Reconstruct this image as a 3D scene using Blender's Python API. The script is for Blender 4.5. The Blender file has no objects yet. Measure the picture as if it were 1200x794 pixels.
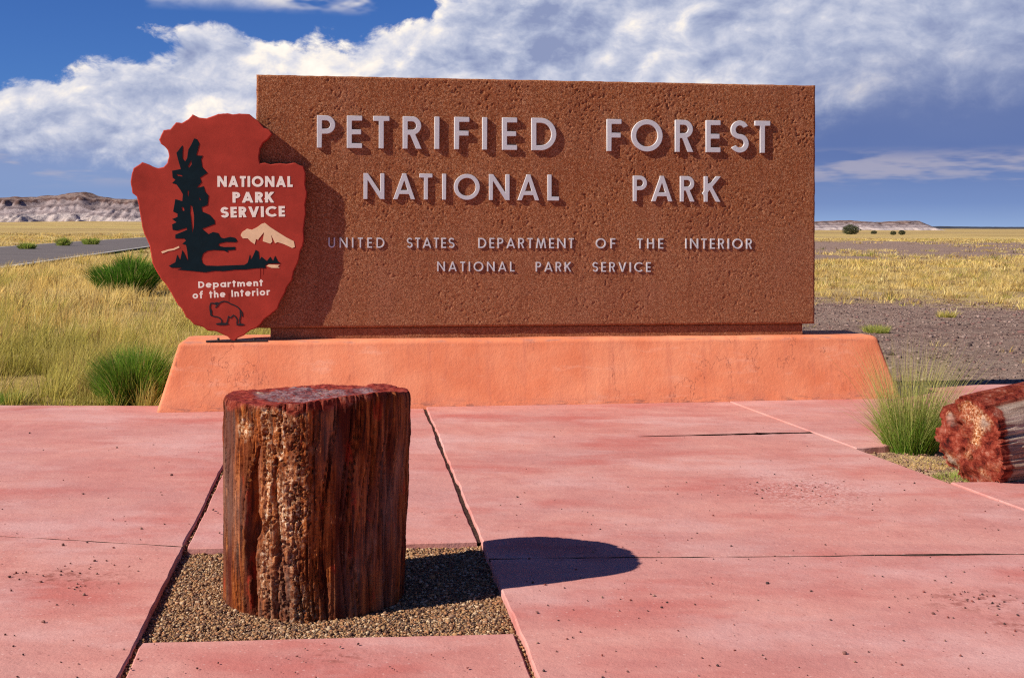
import bpy, bmesh, math, random
import numpy as np
from mathutils import Vector, Matrix, Euler

random.seed(7)
rng = np.random.default_rng(11)
PI = math.pi
R = math.radians
sc = bpy.context.scene
COL = sc.collection

# ------------------------------------------------------------------ camera
F = 1465.0            # focal length in photograph pixels (1200 px wide)
Y0 = 266.0            # horizon row
ROLL = 0.003
CAM_H = 1.6
cam_d = bpy.data.cameras.new('camera')
cam = bpy.data.objects.new('camera', cam_d)
COL.objects.link(cam)
cam_d.sensor_width = 36.0
cam_d.lens = 36.0 * F / 1200.0
cam_d.shift_y = -(397.0 - Y0) / 1200.0
cam_d.clip_start = 0.05
cam_d.clip_end = 60000.0
cam.matrix_world = Matrix.Translation((0, 0, CAM_H)) @ Matrix.Rotation(R(90), 4, 'X') @ Matrix.Rotation(ROLL, 4, 'Z')
sc.camera = cam

# ------------------------------------------------------------------ light + exposure
SUN_AZ = R(24.5)      # direction the light travels, from +x towards +y
SUN_EL = R(36.2)
L = Vector((math.cos(SUN_EL) * math.cos(SUN_AZ), math.cos(SUN_EL) * math.sin(SUN_AZ), -math.sin(SUN_EL)))
sun_d = bpy.data.lights.new('sun', 'SUN')
sun_d.energy = 5.0
sun_d.angle = R(0.53)
sun_d.color = (1.0, 0.91, 0.77)
sun = bpy.data.objects.new('sun', sun_d)
COL.objects.link(sun)
sun.rotation_euler = L.to_track_quat('-Z', 'Y').to_euler()
sun.location = (-20, -8, 20)

vs = sc.view_settings
vs.view_transform = 'Standard'
vs.look = 'None'
vs.gamma = 1.0
vs.use_curve_mapping = False
vs.exposure = 0.45
sc.display_settings.display_device = 'sRGB'
sc.cycles.use_denoising = False
sc.cycles.filter_width = 1.2
sc.cycles.sample_clamp_indirect = 4.0
sc.cycles.max_bounces = 6
sc.cycles.diffuse_bounces = 3


# ------------------------------------------------------------------ node helper
class NG:
    """tiny node-graph writer"""
    def __init__(s, nt):
        s.nt = nt

    def n(s, t, ins=None, **props):
        nd = s.nt.nodes.new(t)
        for k, v in props.items():
            setattr(nd, k, v)
        for k, v in (ins or {}).items():
            s.put(nd.inputs[k], v)
        return nd

    def put(s, sock, v):
        if isinstance(v, bpy.types.NodeSocket):
            s.nt.links.new(v, sock)
        else:
            if isinstance(v, (tuple, list)) and len(v) == 3 and sock.type == 'RGBA':
                v = (*v, 1)
            sock.default_value = v

    def m(s, op, a, b=0.0, c=0.0, clamp=False):
        nd = s.n('ShaderNodeMath', {0: a, 1: b, 2: c}, operation=op)
        nd.use_clamp = clamp
        return nd.outputs[0]

    def add(s, a, b): return s.m('ADD', a, b)
    def sub(s, a, b): return s.m('SUBTRACT', a, b)
    def mul(s, a, b): return s.m('MULTIPLY', a, b)

    def mix(s, f, a, b, blend='MIX'):
        nd = s.nt.nodes.new('ShaderNodeMix')
        nd.data_type = 'RGBA'
        nd.blend_type = blend
        nd.clamp_factor = True
        s.put(nd.inputs[0], f)
        s.put(nd.inputs[6], a)
        s.put(nd.inputs[7], b)
        return nd.outputs[2]

    def ramp(s, f, stops, interp='LINEAR'):
        nd = s.n('ShaderNodeValToRGB', {0: f})
        cr = nd.color_ramp
        cr.interpolation = interp
        while len(cr.elements) < len(stops):
            cr.elements.new(0.5)
        for e, (p, c) in zip(cr.elements, stops):
            e.position = p
            e.color = (*c, 1) if len(c) == 3 else c
        return nd.outputs[0]

    def noise(s, vec, scale=1.0, detail=2.0, rough=0.5, dist=0.0, out='Fac'):
        nd = s.n('ShaderNodeTexNoise', {'Vector': vec, 'Scale': scale, 'Detail': detail, 'Roughness': rough, 'Distortion': dist})
        return nd.outputs[out]

    def vor(s, vec, scale=1.0, feature='F1', out='Distance', rnd=1.0):
        nd = s.n('ShaderNodeTexVoronoi', {'Vector': vec, 'Scale': scale, 'Randomness': rnd}, feature=feature)
        return nd.outputs[out]

    def mr(s, v, a, b, c=0.0, d=1.0, smooth=False):
        nd = s.n('ShaderNodeMapRange', {0: v, 1: a, 2: b, 3: c, 4: d})
        nd.clamp = True
        if smooth:
            nd.interpolation_type = 'SMOOTHSTEP'
        return nd.outputs[0]

    def vmul(s, v, k):
        return s.n('ShaderNodeVectorMath', {0: v, 1: k}, operation='MULTIPLY').outputs[0]

    def vadd(s, v, k):
        return s.n('ShaderNodeVectorMath', {0: v, 1: k}, operation='ADD').outputs[0]

    def sep(s, v):
        return s.n('ShaderNodeSeparateXYZ', {0: v}).outputs

    def comb(s, x, y, z):
        return s.n('ShaderNodeCombineXYZ', {0: x, 1: y, 2: z}).outputs[0]

    def attr(s, name, out='Color'):
        return s.n('ShaderNodeAttribute', attribute_name=name).outputs[out]

    def curve(s, f, pts):
        nd = s.n('ShaderNodeFloatCurve', {'Value': f})
        c = nd.mapping.curves[0]
        c.points[0].location = pts[0]
        c.points[1].location = pts[-1]
        for p in pts[1:-1]:
            c.points.new(*p)
        for p in c.points:
            p.handle_type = 'VECTOR'
        nd.mapping.update()
        return nd.outputs[0]


# ------------------------------------------------------------------ world: Nishita sky with a cumulus bank
def build_world():
    w = bpy.data.worlds.new('World')
    sc.world = w
    w.use_nodes = True
    nt = w.node_tree
    nt.nodes.clear()
    g = NG(nt)
    out = g.n('ShaderNodeOutputWorld')
    sky = g.n('ShaderNodeTexSky', sky_type='NISHITA')
    sky.sun_disc = False
    sky.sun_elevation = SUN_EL
    sky.sun_rotation = math.atan2(-L.x, -L.y)
    sky.altitude = 1700.0
    sky.air_density = 1.0
    sky.dust_density = 0.0
    sky.ozone_density = 2.0
    # polarised, deep desert blue
    scol = g.mix(1.0, sky.outputs[0], (0.25, 0.44, 0.86), 'MULTIPLY')
    bg_sky = g.n('ShaderNodeBackground', {'Color': scol, 'Strength': 0.075})

    d = g.n('ShaderNodeTexCoord').outputs['Generated']
    dx, dy, dz = g.sep(d)[:3]
    az = g.m('ARCTAN2', dx, dy)
    el = g.m('ARCSINE', dz)
    P = g.vmul(d, (1.0, 1.0, 1.5))
    warp = g.noise(P, 16.0, 2, 0.5, out='Color')
    Pw = g.vadd(P, g.vmul(g.vadd(warp, (-0.5, -0.5, -0.5)), (0.030, 0.030, 0.030)))
    Ps = g.vadd(Pw, (-0.0085, 0.0, 0.0120))           # one step towards the sun
    n_big = g.noise(P, 8.5, 3, 0.55)
    n_a = g.noise(Pw, 16.0, 8, 0.61)
    n_b = g.noise(Ps, 16.0, 5, 0.61)
    v_a = g.vor(Pw, 25.0)
    v_b = g.vor(Ps, 25.0)
    puff = g.sub(n_a, g.mul(v_a, 0.22))
    puff_s = g.sub(n_b, g.mul(v_b, 0.22))
    t_in = g.mr(az, -1.0, 1.0, 0.0, 1.0)

    def px(x, e): return ((math.atan((x - 600) / F) + 1.0) / 2.0, e)
    tops = [(0.0, 0.30), (0.18, 0.34), px(-150, 0.30), px(0, 0.345), px(60, 0.40), px(120, 0.425), px(205, 0.445), px(222, 0.50), px(290, 0.505), px(318, 0.465),
            px(415, 0.475), px(440, 0.52), px(520, 0.575), px(600, 0.68), px(720, 0.85), px(900, 0.92), px(1250, 0.95), (0.88, 0.80), (1.0, 0.6)]
    top = g.mul(g.curve(t_in, tops), 0.315)
    pz = g.sub(puff, 0.40)
    bank = g.add(g.sub(top, el), g.mul(pz, 0.085))
    m_bank = g.mr(bank, -0.002, 0.009, 0, 1, True)
    # loose clouds higher up and round the rest of the sky
    cov = g.noise(g.vmul(d, (1.0, 1.0, 2.6)), 9.0, 4, 0.60)
    m_high = g.mul(g.mr(g.sub(cov, g.mr(el, 0.2, 0.55, 0.0, 0.11)), 0.50, 0.60, 0, 1, True), g.mr(el, 0.164, 0.18, 0, 1, True))
    m_cloud = g.m('MAXIMUM', m_bank, g.mul(m_high, 0.85))
    # light and shade over the billows
    rel = g.sub(puff, puff_s)
    lit = g.add(0.40, g.mul(rel, 1.9))
    lit = g.add(lit, g.mul(g.sub(n_big, 0.5), 1.7))
    lit = g.add(lit, g.mul(pz, 0.35))
    lit = g.add(0.42, g.mul(g.sub(lit, 0.42), g.sub(1.0, g.mul(g.mr(az, -0.06, 0.40, 0, 1, True), 0.35))))
    edge = g.mr(bank, 0.0, 0.040, 0.22, 0.0)
    right = g.mr(az, -0.06, 0.40, 0, 1, True)
    lit = g.add(lit, g.sub(g.mul(edge, g.sub(1.0, g.mul(right, 0.7))), g.mul(right, 0.13)))
    ccol = g.ramp(lit, [(0.0, (0.24, 0.285, 0.46)), (0.25, (0.36, 0.405, 0.56)), (0.48, (0.52, 0.545, 0.66)), (0.66, (0.69, 0.68, 0.73)), (0.84, (0.90, 0.83, 0.76)), (1.0, (0.98, 0.91, 0.82))])
    # rain-blue layer under the bank
    base_l = g.ramp(g.mr(el, 0.0, 0.16), [(0.0, (0.28, 0.40, 0.64)), (0.15, (0.21, 0.305, 0.53)), (0.4, (0.21, 0.275, 0.49)), (1.0, (0.30, 0.35, 0.53))])
    base_r = g.ramp(g.mr(el, 0.0, 0.16), [(0.0, (0.27, 0.39, 0.63)), (0.12, (0.165, 0.255, 0.50)), (0.34, (0.105, 0.165, 0.38)), (0.60, (0.115, 0.165, 0.36)), (1.0, (0.22, 0.26, 0.43))])
    base = g.mix(g.mr(az, -0.1, 0.25, 0, 1, True), base_l, base_r)
    streak_n = g.noise(g.vmul(d, (1.0, 1.0, 6.0)), 10.0, 4, 0.6)
    m_streak = g.mul(g.mr(streak_n, 0.47, 0.62, 0, 1, True), g.mul(g.mr(el, 0.026, 0.044, 0, 1, True), g.mr(el, 0.064, 0.050, 0, 1, True)))
    base = g.mix(g.mul(m_streak, 0.62), base, (0.46, 0.42, 0.48))
    soft = g.noise(g.vmul(d, (1.0, 1.0, 3.0)), 7.0, 2, 0.5)
    base = g.mix(g.mr(soft, 0.42, 0.66, 0, 0.22), base, (0.18, 0.235, 0.43))
    # the bank's base dissolves into that layer
    bl = g.curve(t_in, [(0.0, 0.20), px(0, 0.165), px(300, 0.18), px(600, 0.22), px(900, 0.28), px(1200, 0.34), (1.0, 0.28)])
    under = g.add(g.sub(el, g.mul(bl, 0.315)), g.mul(g.sub(n_a, 0.5), 0.075))
    m_l = g.mr(under, -0.010, 0.014, 0, 1, True)
    m_r = g.mr(under, -0.020, 0.055, 0, 1, True)
    m_under = g.add(g.mul(m_l, g.sub(1.0, right)), g.mul(m_r, right))
    ccol = g.mix(m_under, base, ccol)
    bg_cloud = g.n('ShaderNodeBackground', {'Color': ccol, 'Strength': 0.82})
    mx = g.n('ShaderNodeMixShader', {0: m_cloud, 1: bg_sky.outputs[0], 2: bg_cloud.outputs[0]})
    nt.links.new(mx.outputs[0], out.inputs[0])
    w.cycles.sampling_method = 'MANUAL'
    w.cycles.sample_map_resolution = 512


build_world()


# ------------------------------------------------------------------ photograph -> place
def ray(px, py):
    u = (px - 600.0) / F
    v = (Y0 - py) / F
    return Vector((u * math.cos(ROLL) - v * math.sin(ROLL), 1.0, v * math.cos(ROLL) + u * math.sin(ROLL)))


def G(px, py, z=0.0):
    r = ray(px, py)
    t = (z - CAM_H) / r.z
    return Vector((r.x * t, t, z))


def GD(px, D, z=0.0):
    return Vector(((px - 600.0) / F * D, D, z))


TH = R(8.0)
O = Vector((0.0, 11.14, 0.0))            # plinth front foot, frame of the sign
XA = Vector((math.cos(TH), math.sin(TH), 0))
YA = Vector((-math.sin(TH), math.cos(TH), 0))


def SP(px, py, setback):
    """point of the vertical plane standing `setback` behind the plinth foot -> (lx, z)"""
    r = ray(px, py)
    c = Vector((0, 0, CAM_H))
    t = ((O - c).dot(YA) + setback) / r.dot(YA)
    p = c + r * t
    return (p - O).dot(XA), p.z


def LW(lx, ly, z=0.0):
    p = O + XA * lx + YA * ly
    return Vector((p.x, p.y, z))


# ------------------------------------------------------------------ numpy noise
def _hash(ix, iy, iz, seed):
    h = (ix.astype(np.int64) * 374761393 + iy.astype(np.int64) * 668265263 + iz.astype(np.int64) * 2147483647 + seed * 974711) & 0xffffffff
    h = ((h ^ (h >> 13)) * 1274126177) & 0xffffffff
    h = ((h ^ (h >> 16)) * 2246822519) & 0xffffffff
    return ((h ^ (h >> 15)) & 0xffffff) / float(0xffffff)


def vnoise(x, y, z=0.0, seed=0):
    x, y, z = np.broadcast_arrays(np.asarray(x, float), np.asarray(y, float), np.asarray(z, float))
    ix, iy, iz = np.floor(x), np.floor(y), np.floor(z)
    fx, fy, fz = x - ix, y - iy, z - iz
    fx, fy, fz = (f * f * (3 - 2 * f) for f in (fx, fy, fz))
    r = 0
    for a in (0, 1):
        for b in (0, 1):
            for c in (0, 1):
                wgt = (fx if a else 1 - fx) * (fy if b else 1 - fy) * (fz if c else 1 - fz)
                r = r + wgt * _hash(ix + a, iy + b, iz + c, seed)
    return r


def fbm(x, y, z=0.0, oct=4, seed=0, rough=0.5):
    r, a, s = 0, 1.0, 0
    for i in range(oct):
        r = r + a * vnoise(np.asarray(x) * 2**i, np.asarray(y) * 2**i, np.asarray(z) * 2**i, seed + i * 17)
        s += a
        a *= rough
    return r / s


# ------------------------------------------------------------------ mesh helpers
def np_mesh(name, V, faces, attr=None, smooth=False):
    """V (n,3); faces: list of (k,m) int arrays of equal-length polygons; attr {name: (n,4)}"""
    me = bpy.data.meshes.new(name)
    V = np.asarray(V, np.float32)
    faces = [np.asarray(f, np.int32) for f in faces if len(f)]
    me.vertices.add(len(V))
    me.vertices.foreach_set('co', V.ravel())
    nl = sum(f.size for f in faces)
    npoly = sum(len(f) for f in faces)
    me.loops.add(nl)
    me.polygons.add(npoly)
    me.loops.foreach_set('vertex_index', np.concatenate([f.ravel() for f in faces]))
    tot = np.concatenate([np.full(len(f), f.shape[1], np.int32) for f in faces])
    start = np.concatenate([[0], np.cumsum(tot)[:-1]]).astype(np.int32)
    me.polygons.foreach_set('loop_start', start)
    me.polygons.foreach_set('loop_total', tot)
    if smooth:
        me.polygons.foreach_set('use_smooth', np.ones(npoly, bool))
    me.update(calc_edges=True)
    for k, a in (attr or {}).items():
        ca = me.color_attributes.new(k, 'FLOAT_COLOR', 'POINT')
        a = np.asarray(a, np.float32)
        if a.shape[1] == 3:
            a = np.hstack([a, np.ones((len(a), 1), np.float32)])
        ca.data.foreach_set('color', a.ravel())
    return me


def link(name, me, mat=None, parent=None, loc=None, rot=None, scale=None):
    o = bpy.data.objects.new(name, me)
    COL.objects.link(o)
    if mat and me is not None and not me.materials:
        me.materials.append(mat)
    if parent:
        o.parent = parent
    if loc is not None:
        o.location = loc
    if rot is not None:
        o.rotation_euler = rot
    if scale is not None:
        o.scale = scale
    return o


def tag(o, label, cat, group=None, kind=None):
    o['label'] = label
    o['category'] = cat
    if group:
        o['group'] = group
    if kind:
        o['kind'] = kind
    return o


def empty(name, loc=(0, 0, 0), rz=0.0):
    o = bpy.data.objects.new(name, None)
    o.empty_display_size = 0.2
    COL.objects.link(o)
    o.location = loc
    o.rotation_euler = (0, 0, rz)
    return o


def bm_mesh(name, bm, smooth=False):
    me = bpy.data.meshes.new(name)
    bmesh.ops.recalc_face_normals(bm, faces=bm.faces)
    bm.to_mesh(me)
    bm.free()
    if smooth:
        me.polygons.foreach_set('use_smooth', np.ones(len(me.polygons), bool))
    return me


# ------------------------------------------------------------------ materials
def new_mat(name):
    m = bpy.data.materials.new(name)
    m.use_nodes = True
    m.node_tree.nodes.clear()
    g = NG(m.node_tree)
    out = g.n('ShaderNodeOutputMaterial')
    b = g.n('ShaderNodeBsdfPrincipled')
    m.node_tree.links.new(b.outputs[0], out.inputs[0])
    return m, g, b, out


def bump(g, b, h, strength=0.5, dist=0.01):
    nd = g.n('ShaderNodeBump', {'Height': h, 'Strength': strength, 'Distance': dist})
    g.put(b.inputs['Normal'], nd.outputs[0])


def obj_co(g): return g.n('ShaderNodeTexCoord').outputs['Object']
def world_co(g): return g.n('ShaderNodeNewGeometry').outputs['Position']


def plain(name, col, rough=0.7, metal=0.0, var=0.12, scale=20.0, bstr=0.15, spec=0.3):
    m, g, b, _ = new_mat(name)
    co = obj_co(g)
    n = g.noise(co, scale, 5, 0.6)
    dark = tuple(c * (1 - 2 * var) for c in col)
    lite = tuple(min(1, c * (1 + 1.2 * var)) for c in col)
    g.put(b.inputs['Base Color'], g.mix(g.mr(n, 0.3, 0.7), dark, lite))
    b.inputs['Roughness'].default_value = rough
    b.inputs['Metallic'].default_value = metal
    b.inputs['Specular IOR Level'].default_value = spec
    bump(g, b, g.noise(co, scale * 6, 4, 0.6), bstr, 0.004)
    return m


def mat_slab():
    m, g, b, _ = new_mat('red_concrete')
    w = world_co(g)
    # broom streaks run across the walk
    st = g.noise(g.vmul(w, (0.55, 2.6, 1.0)), 1.6, 6, 0.62, 0.4)
    lo = g.noise(w, 0.9, 4, 0.55)
    fine = g.noise(w, 60.0, 5, 0.7)
    st = g.add(g.mul(st, 0.40), g.mul(g.noise(w, 1.7, 7, 0.66, 0.8), 0.60))
    c = g.ramp(st, [(0.30, (0.42, 0.160, 0.142)), (0.45, (0.52, 0.225, 0.195)), (0.58, (0.575, 0.28, 0.24)), (0.74, (0.62, 0.335, 0.295))])
    c = g.mix(g.mr(lo, 0.45, 0.68, 0, 0.6), c, (0.44, 0.225, 0.215))
    c = g.mix(g.mul(g.mr(g.noise(g.vmul(w, (0.5, 1.0, 1.0)), 1.5, 5, 0.6), 0.50, 0.66), 0.85), c, (0.46, 0.135, 0.115))
    c = g.mix(g.mul(g.mr(g.noise(g.vadd(g.vmul(w, (0.6, 1.0, 1.0)), (7.3, 2.1, 0.0)), 1.1, 6, 0.65), 0.50, 0.66), 0.75), c, (0.61, 0.37, 0.35))
    c = g.mix(g.mul(g.mr(g.noise(g.vadd(w, (3.3, 9.1, 0.0)), 5.0, 6, 0.7), 0.60, 0.74), 0.5), c, (0.38, 0.15, 0.145))
    c = g.mix(g.mr(fine, 0.35, 0.75, 0.0, 0.22), c, (0.36, 0.13, 0.13))
    # small dark stains
    sp = g.vor(w, 9.0)
    stain = g.mul(g.mr(sp, 0.16, 0.05), g.mr(g.noise(w, 1.3, 3), 0.54, 0.66))
    c = g.mix(g.mul(stain, 0.6), c, (0.27, 0.10, 0.095))
    pore = g.vor(w, 48.0)
    pr = g.sep(g.vor(w, 48.0, out='Color'))[0]
    c = g.mix(g.mul(g.mr(pore, 0.28, 0.12), g.mr(pr, 0.80, 0.84, 0, 0.6)), c, (0.22, 0.075, 0.065))
    c = g.mix(g.mul(g.mr(pore, 0.30, 0.14), g.mr(pr, 0.16, 0.12, 0, 0.5)), c, (0.70, 0.46, 0.42))
    c = g.mix(1.0, c, (1.05, 1.06, 1.06), 'MULTIPLY')
    # rusty stains where mud was trodden in
    for (sx_, sy_, rad_) in ((82, 676, 0.26), (1143, 706, 0.24), (395, 768, 0.12), (1190, 735, 0.14)):
        q_ = G(sx_, sy_)
        ds = g.n('ShaderNodeVectorMath', {0: g.vmul(w, (0.7, 1.0, 1.0)), 1: (q_.x * 0.7, q_.y, 0)}, operation='DISTANCE').outputs['Value']
        ms_ = g.mul(g.mr(ds, rad_ * 0.3, rad_, 1.0, 0.0), g.mr(g.noise(w, 16.0, 6, 0.7), 0.50, 0.60))
        c = g.mix(g.mul(ms_, 0.75), c, (0.24, 0.075, 0.058))
    hair = g.m('ABSOLUTE', g.sub(g.noise(w, 0.8, 6, 0.62, 0.6), 0.5))
    c = g.mix(g.mul(g.mr(hair, 0.0022, 0.0006), g.mr(g.noise(w, 0.5, 2), 0.52, 0.60, 0, 0.55)), c, (0.25, 0.09, 0.08))
    # worn patch where the skin has scaled off
    pc = G(945, 575)
    dd = g.n('ShaderNodeVectorMath', {0: g.vmul(w, (1.0, 0.75, 1.0)), 1: (pc.x, pc.y * 0.75, 0)}, operation='DISTANCE').outputs['Value']
    patch = g.mr(g.add(dd, g.mul(g.noise(w, 4.0, 5, 0.65), 0.9)), 0.55, 0.95, 1.0, 0.0)
    pits = g.noise(w, 55.0, 3, 0.6)
    c = g.mix(g.mul(patch, g.mr(pits, 0.52, 0.60)), c, (0.62, 0.38, 0.36))
    c = g.mix(g.mul(patch, g.mr(pits, 0.46, 0.38)), c, (0.32, 0.12, 0.11))
    rnd = g.n('ShaderNodeObjectInfo').outputs['Random']
    c = g.mix(g.mr(rnd, 0, 1, 0.0, 0.22), c, (0.50, 0.185, 0.18))
    # pale dusty wear along the arrises
    g.put(b.inputs['Base Color'], c)
    b.inputs['Roughness'].default_value = 0.9
    b.inputs['Specular IOR Level'].default_value = 0.06
    h = g.add(g.mul(fine, 0.35), g.mul(g.noise(w, 7.0, 6, 0.6), 1.0))
    h = g.sub(h, g.mul(patch, g.mul(pits, 0.6)))
    bump(g, b, h, 0.4, 0.02)
    return m


def mat_sign():
    m, g, b, _ = new_mat('exposed_aggregate_concrete')
    co = obj_co(g)
    x, y, z = g.sep(co)[:3]
    cell = g.vor(co, 95.0, out='Color')
    cellf = g.sep(cell)[0]
    n = g.noise(co, 42.0, 6, 0.68)
    lo = g.noise(co, 1.7, 5, 0.6)
    c = g.ramp(n, [(0.28, (0.11, 0.034, 0.016)), (0.44, (0.29, 0.100, 0.044)), (0.58, (0.41, 0.165, 0.076)), (0.76, (0.58, 0.29, 0.16))])
    c = g.mix(g.mr(cellf, 0.75, 0.95, 0, 0.5), c, (0.60, 0.36, 0.22))
    c = g.mix(g.mr(cellf, 0.25, 0.05, 0, 0.6), c, (0.17, 0.05, 0.025))
    c = g.mix(g.mr(lo, 0.42, 0.68, 0, 0.55), c, (0.27, 0.085, 0.042))
    # lilac bloom washed down from the lettering
    wash = g.noise(g.vmul(co, (1.5, 1.0, 0.9)), 1.6, 5, 0.6)
    c = g.mix(g.mr(wash, 0.50, 0.68, 0, 0.34), c, (0.40, 0.19, 0.125))
    c = g.mix(g.mul(g.mr(z, 1.25, 0.75), 0.3), c, (0.35, 0.155, 0.10))
    g.put(b.inputs['Base Color'], c)
    b.inputs['Roughness'].default_value = 0.85
    b.inputs['Specular IOR Level'].default_value = 0.04
    sp2 = g.sep(g.vor(co, 210.0, out='Color'))[1]
    c = g.mix(g.mr(sp2, 0.80, 0.86, 0, 0.75), c, (0.07, 0.025, 0.015))
    c = g.mix(g.mr(sp2, 0.10, 0.06, 0, 0.6), c, (0.62, 0.40, 0.26))
    drip = g.noise(g.vmul(co, (6.0, 1.0, 0.35)), 2.2, 5, 0.65)
    c = g.mix(g.mr(drip, 0.52, 0.70, 0, 0.35), c, (0.20, 0.07, 0.035))
    c = g.mix(1.0, c, (0.88, 0.80, 0.72), 'MULTIPLY')
    g.put(b.inputs['Base Color'], c)
    h = g.add(g.mul(n, 0.7), g.mul(g.mr(g.vor(co, 120.0), 0.0, 0.6), 0.4))
    bump(g, b, h, 0.55, 0.006)
    return m


def mat_stucco():
    m, g, b, _ = new_mat('orange_painted_stucco')
    co = obj_co(g)
    x, y, z = g.sep(co)[:3]
    lo = g.noise(co, 2.2, 5, 0.6)
    md = g.noise(co, 9.0, 6, 0.65)
    c = g.ramp(lo, [(0.3, (0.70, 0.205, 0.098)), (0.5, (0.78, 0.265, 0.135)), (0.7, (0.84, 0.33, 0.18))])
    c = g.mix(g.mr(md, 0.5, 0.75, 0, 0.4), c, (0.66, 0.215, 0.12))
    # worn line at the foot and paint rubbed off along the top edge
    foot = g.mul(g.mr(z, 0.075, 0.02), g.mr(g.noise(g.vmul(co, (1.2, 1, 7)), 6.0, 4, 0.6), 0.52, 0.62))
    c = g.mix(g.mul(foot, 0.8), c, (0.30, 0.13, 0.10))
    topw = g.mul(g.mr(z, 0.535, 0.57), g.mr(g.noise(g.vmul(co, (0.8, 4, 6)), 5.0, 4, 0.6), 0.55, 0.64))
    c = g.mix(g.mul(topw, 0.7), c, (0.42, 0.20, 0.16))
    grain = g.noise(co, 70.0, 5, 0.7)
    c = g.mix(g.mr(grain, 0.55, 0.72, 0, 0.35), c, (0.52, 0.15, 0.08))
    scuff = g.noise(g.vmul(co, (0.7, 1.0, 2.5)), 3.1, 7, 0.7)
    c = g.mix(g.mr(scuff, 0.57, 0.70, 0, 0.55), c, (0.86, 0.42, 0.28))
    drip = g.noise(g.vmul(co, (7.0, 1.0, 0.5)), 1.8, 5, 0.65)
    c = g.mix(g.mr(drip, 0.54, 0.70, 0, 0.5), c, (0.58, 0.19, 0.115))
    crk = g.m('ABSOLUTE', g.sub(g.noise(g.vmul(co, (1.0, 1.0, 0.45)), 1.3, 6, 0.6, 0.3), 0.5))
    c = g.mix(g.mul(g.mr(crk, 0.0035, 0.001), g.mr(g.noise(co, 0.9, 2), 0.48, 0.56, 0, 0.7)), c, (0.34, 0.11, 0.07))
    dirt = g.mul(g.mr(z, 0.16, 0.0), g.mr(g.noise(g.vmul(co, (1.0, 1.0, 2.0)), 4.0, 6, 0.7), 0.42, 0.66))
    c = g.mix(g.mul(dirt, 0.5), c, (0.50, 0.21, 0.16))
    c = g.mix(1.0, c, (0.96, 0.98, 1.00), 'MULTIPLY')
    g.put(b.inputs['Base Color'], c)
    b.inputs['Roughness'].default_value = 0.8
    b.inputs['Specular IOR Level'].default_value = 0.06
    bump(g, b, g.add(g.noise(co, 28.0, 6, 0.65), g.mul(g.noise(co, 120.0, 3), 0.4)), 0.42, 0.009)
    return m


def mat_attr(name, rough=0.85, trans=0.0, scale=30.0, var=0.0, bstr=0.0, spec=0.15):
    """colour from the mesh's own colour layer"""
    m, g, b, out = new_mat(name)
    c = g.attr('Col')
    if var:
        co = obj_co(g)
        c = g.mix(g.mr(g.noise(co, scale, 5, 0.6), 0.3, 0.7, 0, var), c, (0.05, 0.03, 0.02))
    g.put(b.inputs['Base Color'], c)
    b.inputs['Roughness'].default_value = rough
    b.inputs['Specular IOR Level'].default_value = spec
    if bstr:
        bump(g, b, g.noise(obj_co(g), scale * 3, 5, 0.6), bstr, 0.01)
    if trans:
        t = g.n('ShaderNodeBsdfTranslucent', {'Color': c})
        mx = g.n('ShaderNodeMixShader', {0: trans, 1: b.outputs[0], 2: t.outputs[0]})
        m.node_tree.links.new(mx.outputs[0], out.inputs[0])
    return m


def mat_ground():
    m, g, b, _ = new_mat('desert_ground')
    w = world_co(g)
    x, y, z = g.sep(w)[:3]
    cover = g.sep(g.attr('Cover'))[0]
    fine = g.noise(w, 9.0, 8, 0.7)
    md = g.noise(g.vmul(w, (0.35, 1.0, 1.0)), 0.55, 7, 0.62)
    mid2 = g.noise(g.vmul(w, (0.9, 1.0, 1.0)), 3.4, 8, 0.72)
    soil = g.ramp(g.add(g.mul(fine, 0.5), g.mul(mid2, 0.5)), [(0.34, (0.065, 0.042, 0.038)), (0.45, (0.20, 0.135, 0.12)), (0.54, (0.33, 0.24, 0.21)), (0.66, (0.52, 0.41, 0.36))])
    soil = g.mix(g.mr(md, 0.4, 0.65, 0, 0.4), soil, (0.15, 0.098, 0.09))
    far = g.noise(g.vmul(w, (0.02, 0.11, 1.0)), 1.0, 9, 0.74)
    straw = g.ramp(g.add(g.mul(far, 0.75), g.mul(fine, 0.25)), [(0.36, (0.19, 0.125, 0.055)), (0.46, (0.42, 0.29, 0.105)), (0.55, (0.56, 0.41, 0.16)), (0.66, (0.66, 0.50, 0.22))])
    soil = g.mix(g.mr(g.noise(g.vmul(w, (0.12, 1.0, 1.0)), 0.9, 6, 0.68), 0.42, 0.62, 0, 0.5), soil, (0.36, 0.29, 0.255))
    soil = g.mix(1.0, soil, (1.04, 0.96, 0.87), 'MULTIPLY')
    xl = g.noise(g.vmul(w, (0.018, 0.05, 1.0)), 1.0, 7, 0.68)
    fl = g.noise(g.vmul(w, (0.004, 0.016, 1.0)), 1.0, 7, 0.66)
    straw = g.mix(g.mr(fl, 0.47, 0.60, 0, 0.6), straw, (0.27, 0.185, 0.10))
    straw = g.mix(g.mr(fl, 0.44, 0.34, 0, 0.5), straw, (0.40, 0.34, 0.12))
    f = g.mr(g.add(cover, g.mul(g.sub(g.add(g.add(g.mul(md, 0.3), g.mul(mid2, 0.2)), g.mul(xl, 0.5)), 0.5), 2.2)), 0.38, 0.66, 0, 1, True)
    g.put(b.inputs['Base Color'], g.mix(f, soil, straw))
    b.inputs['Roughness'].default_value = 0.95
    b.inputs['Specular IOR Level'].default_value = 0.1
    bump(g, b, g.add(g.add(fine, g.mul(mid2, 1.5)), g.mul(md, 2.0)), 1.0, 0.07)
    return m


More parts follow.
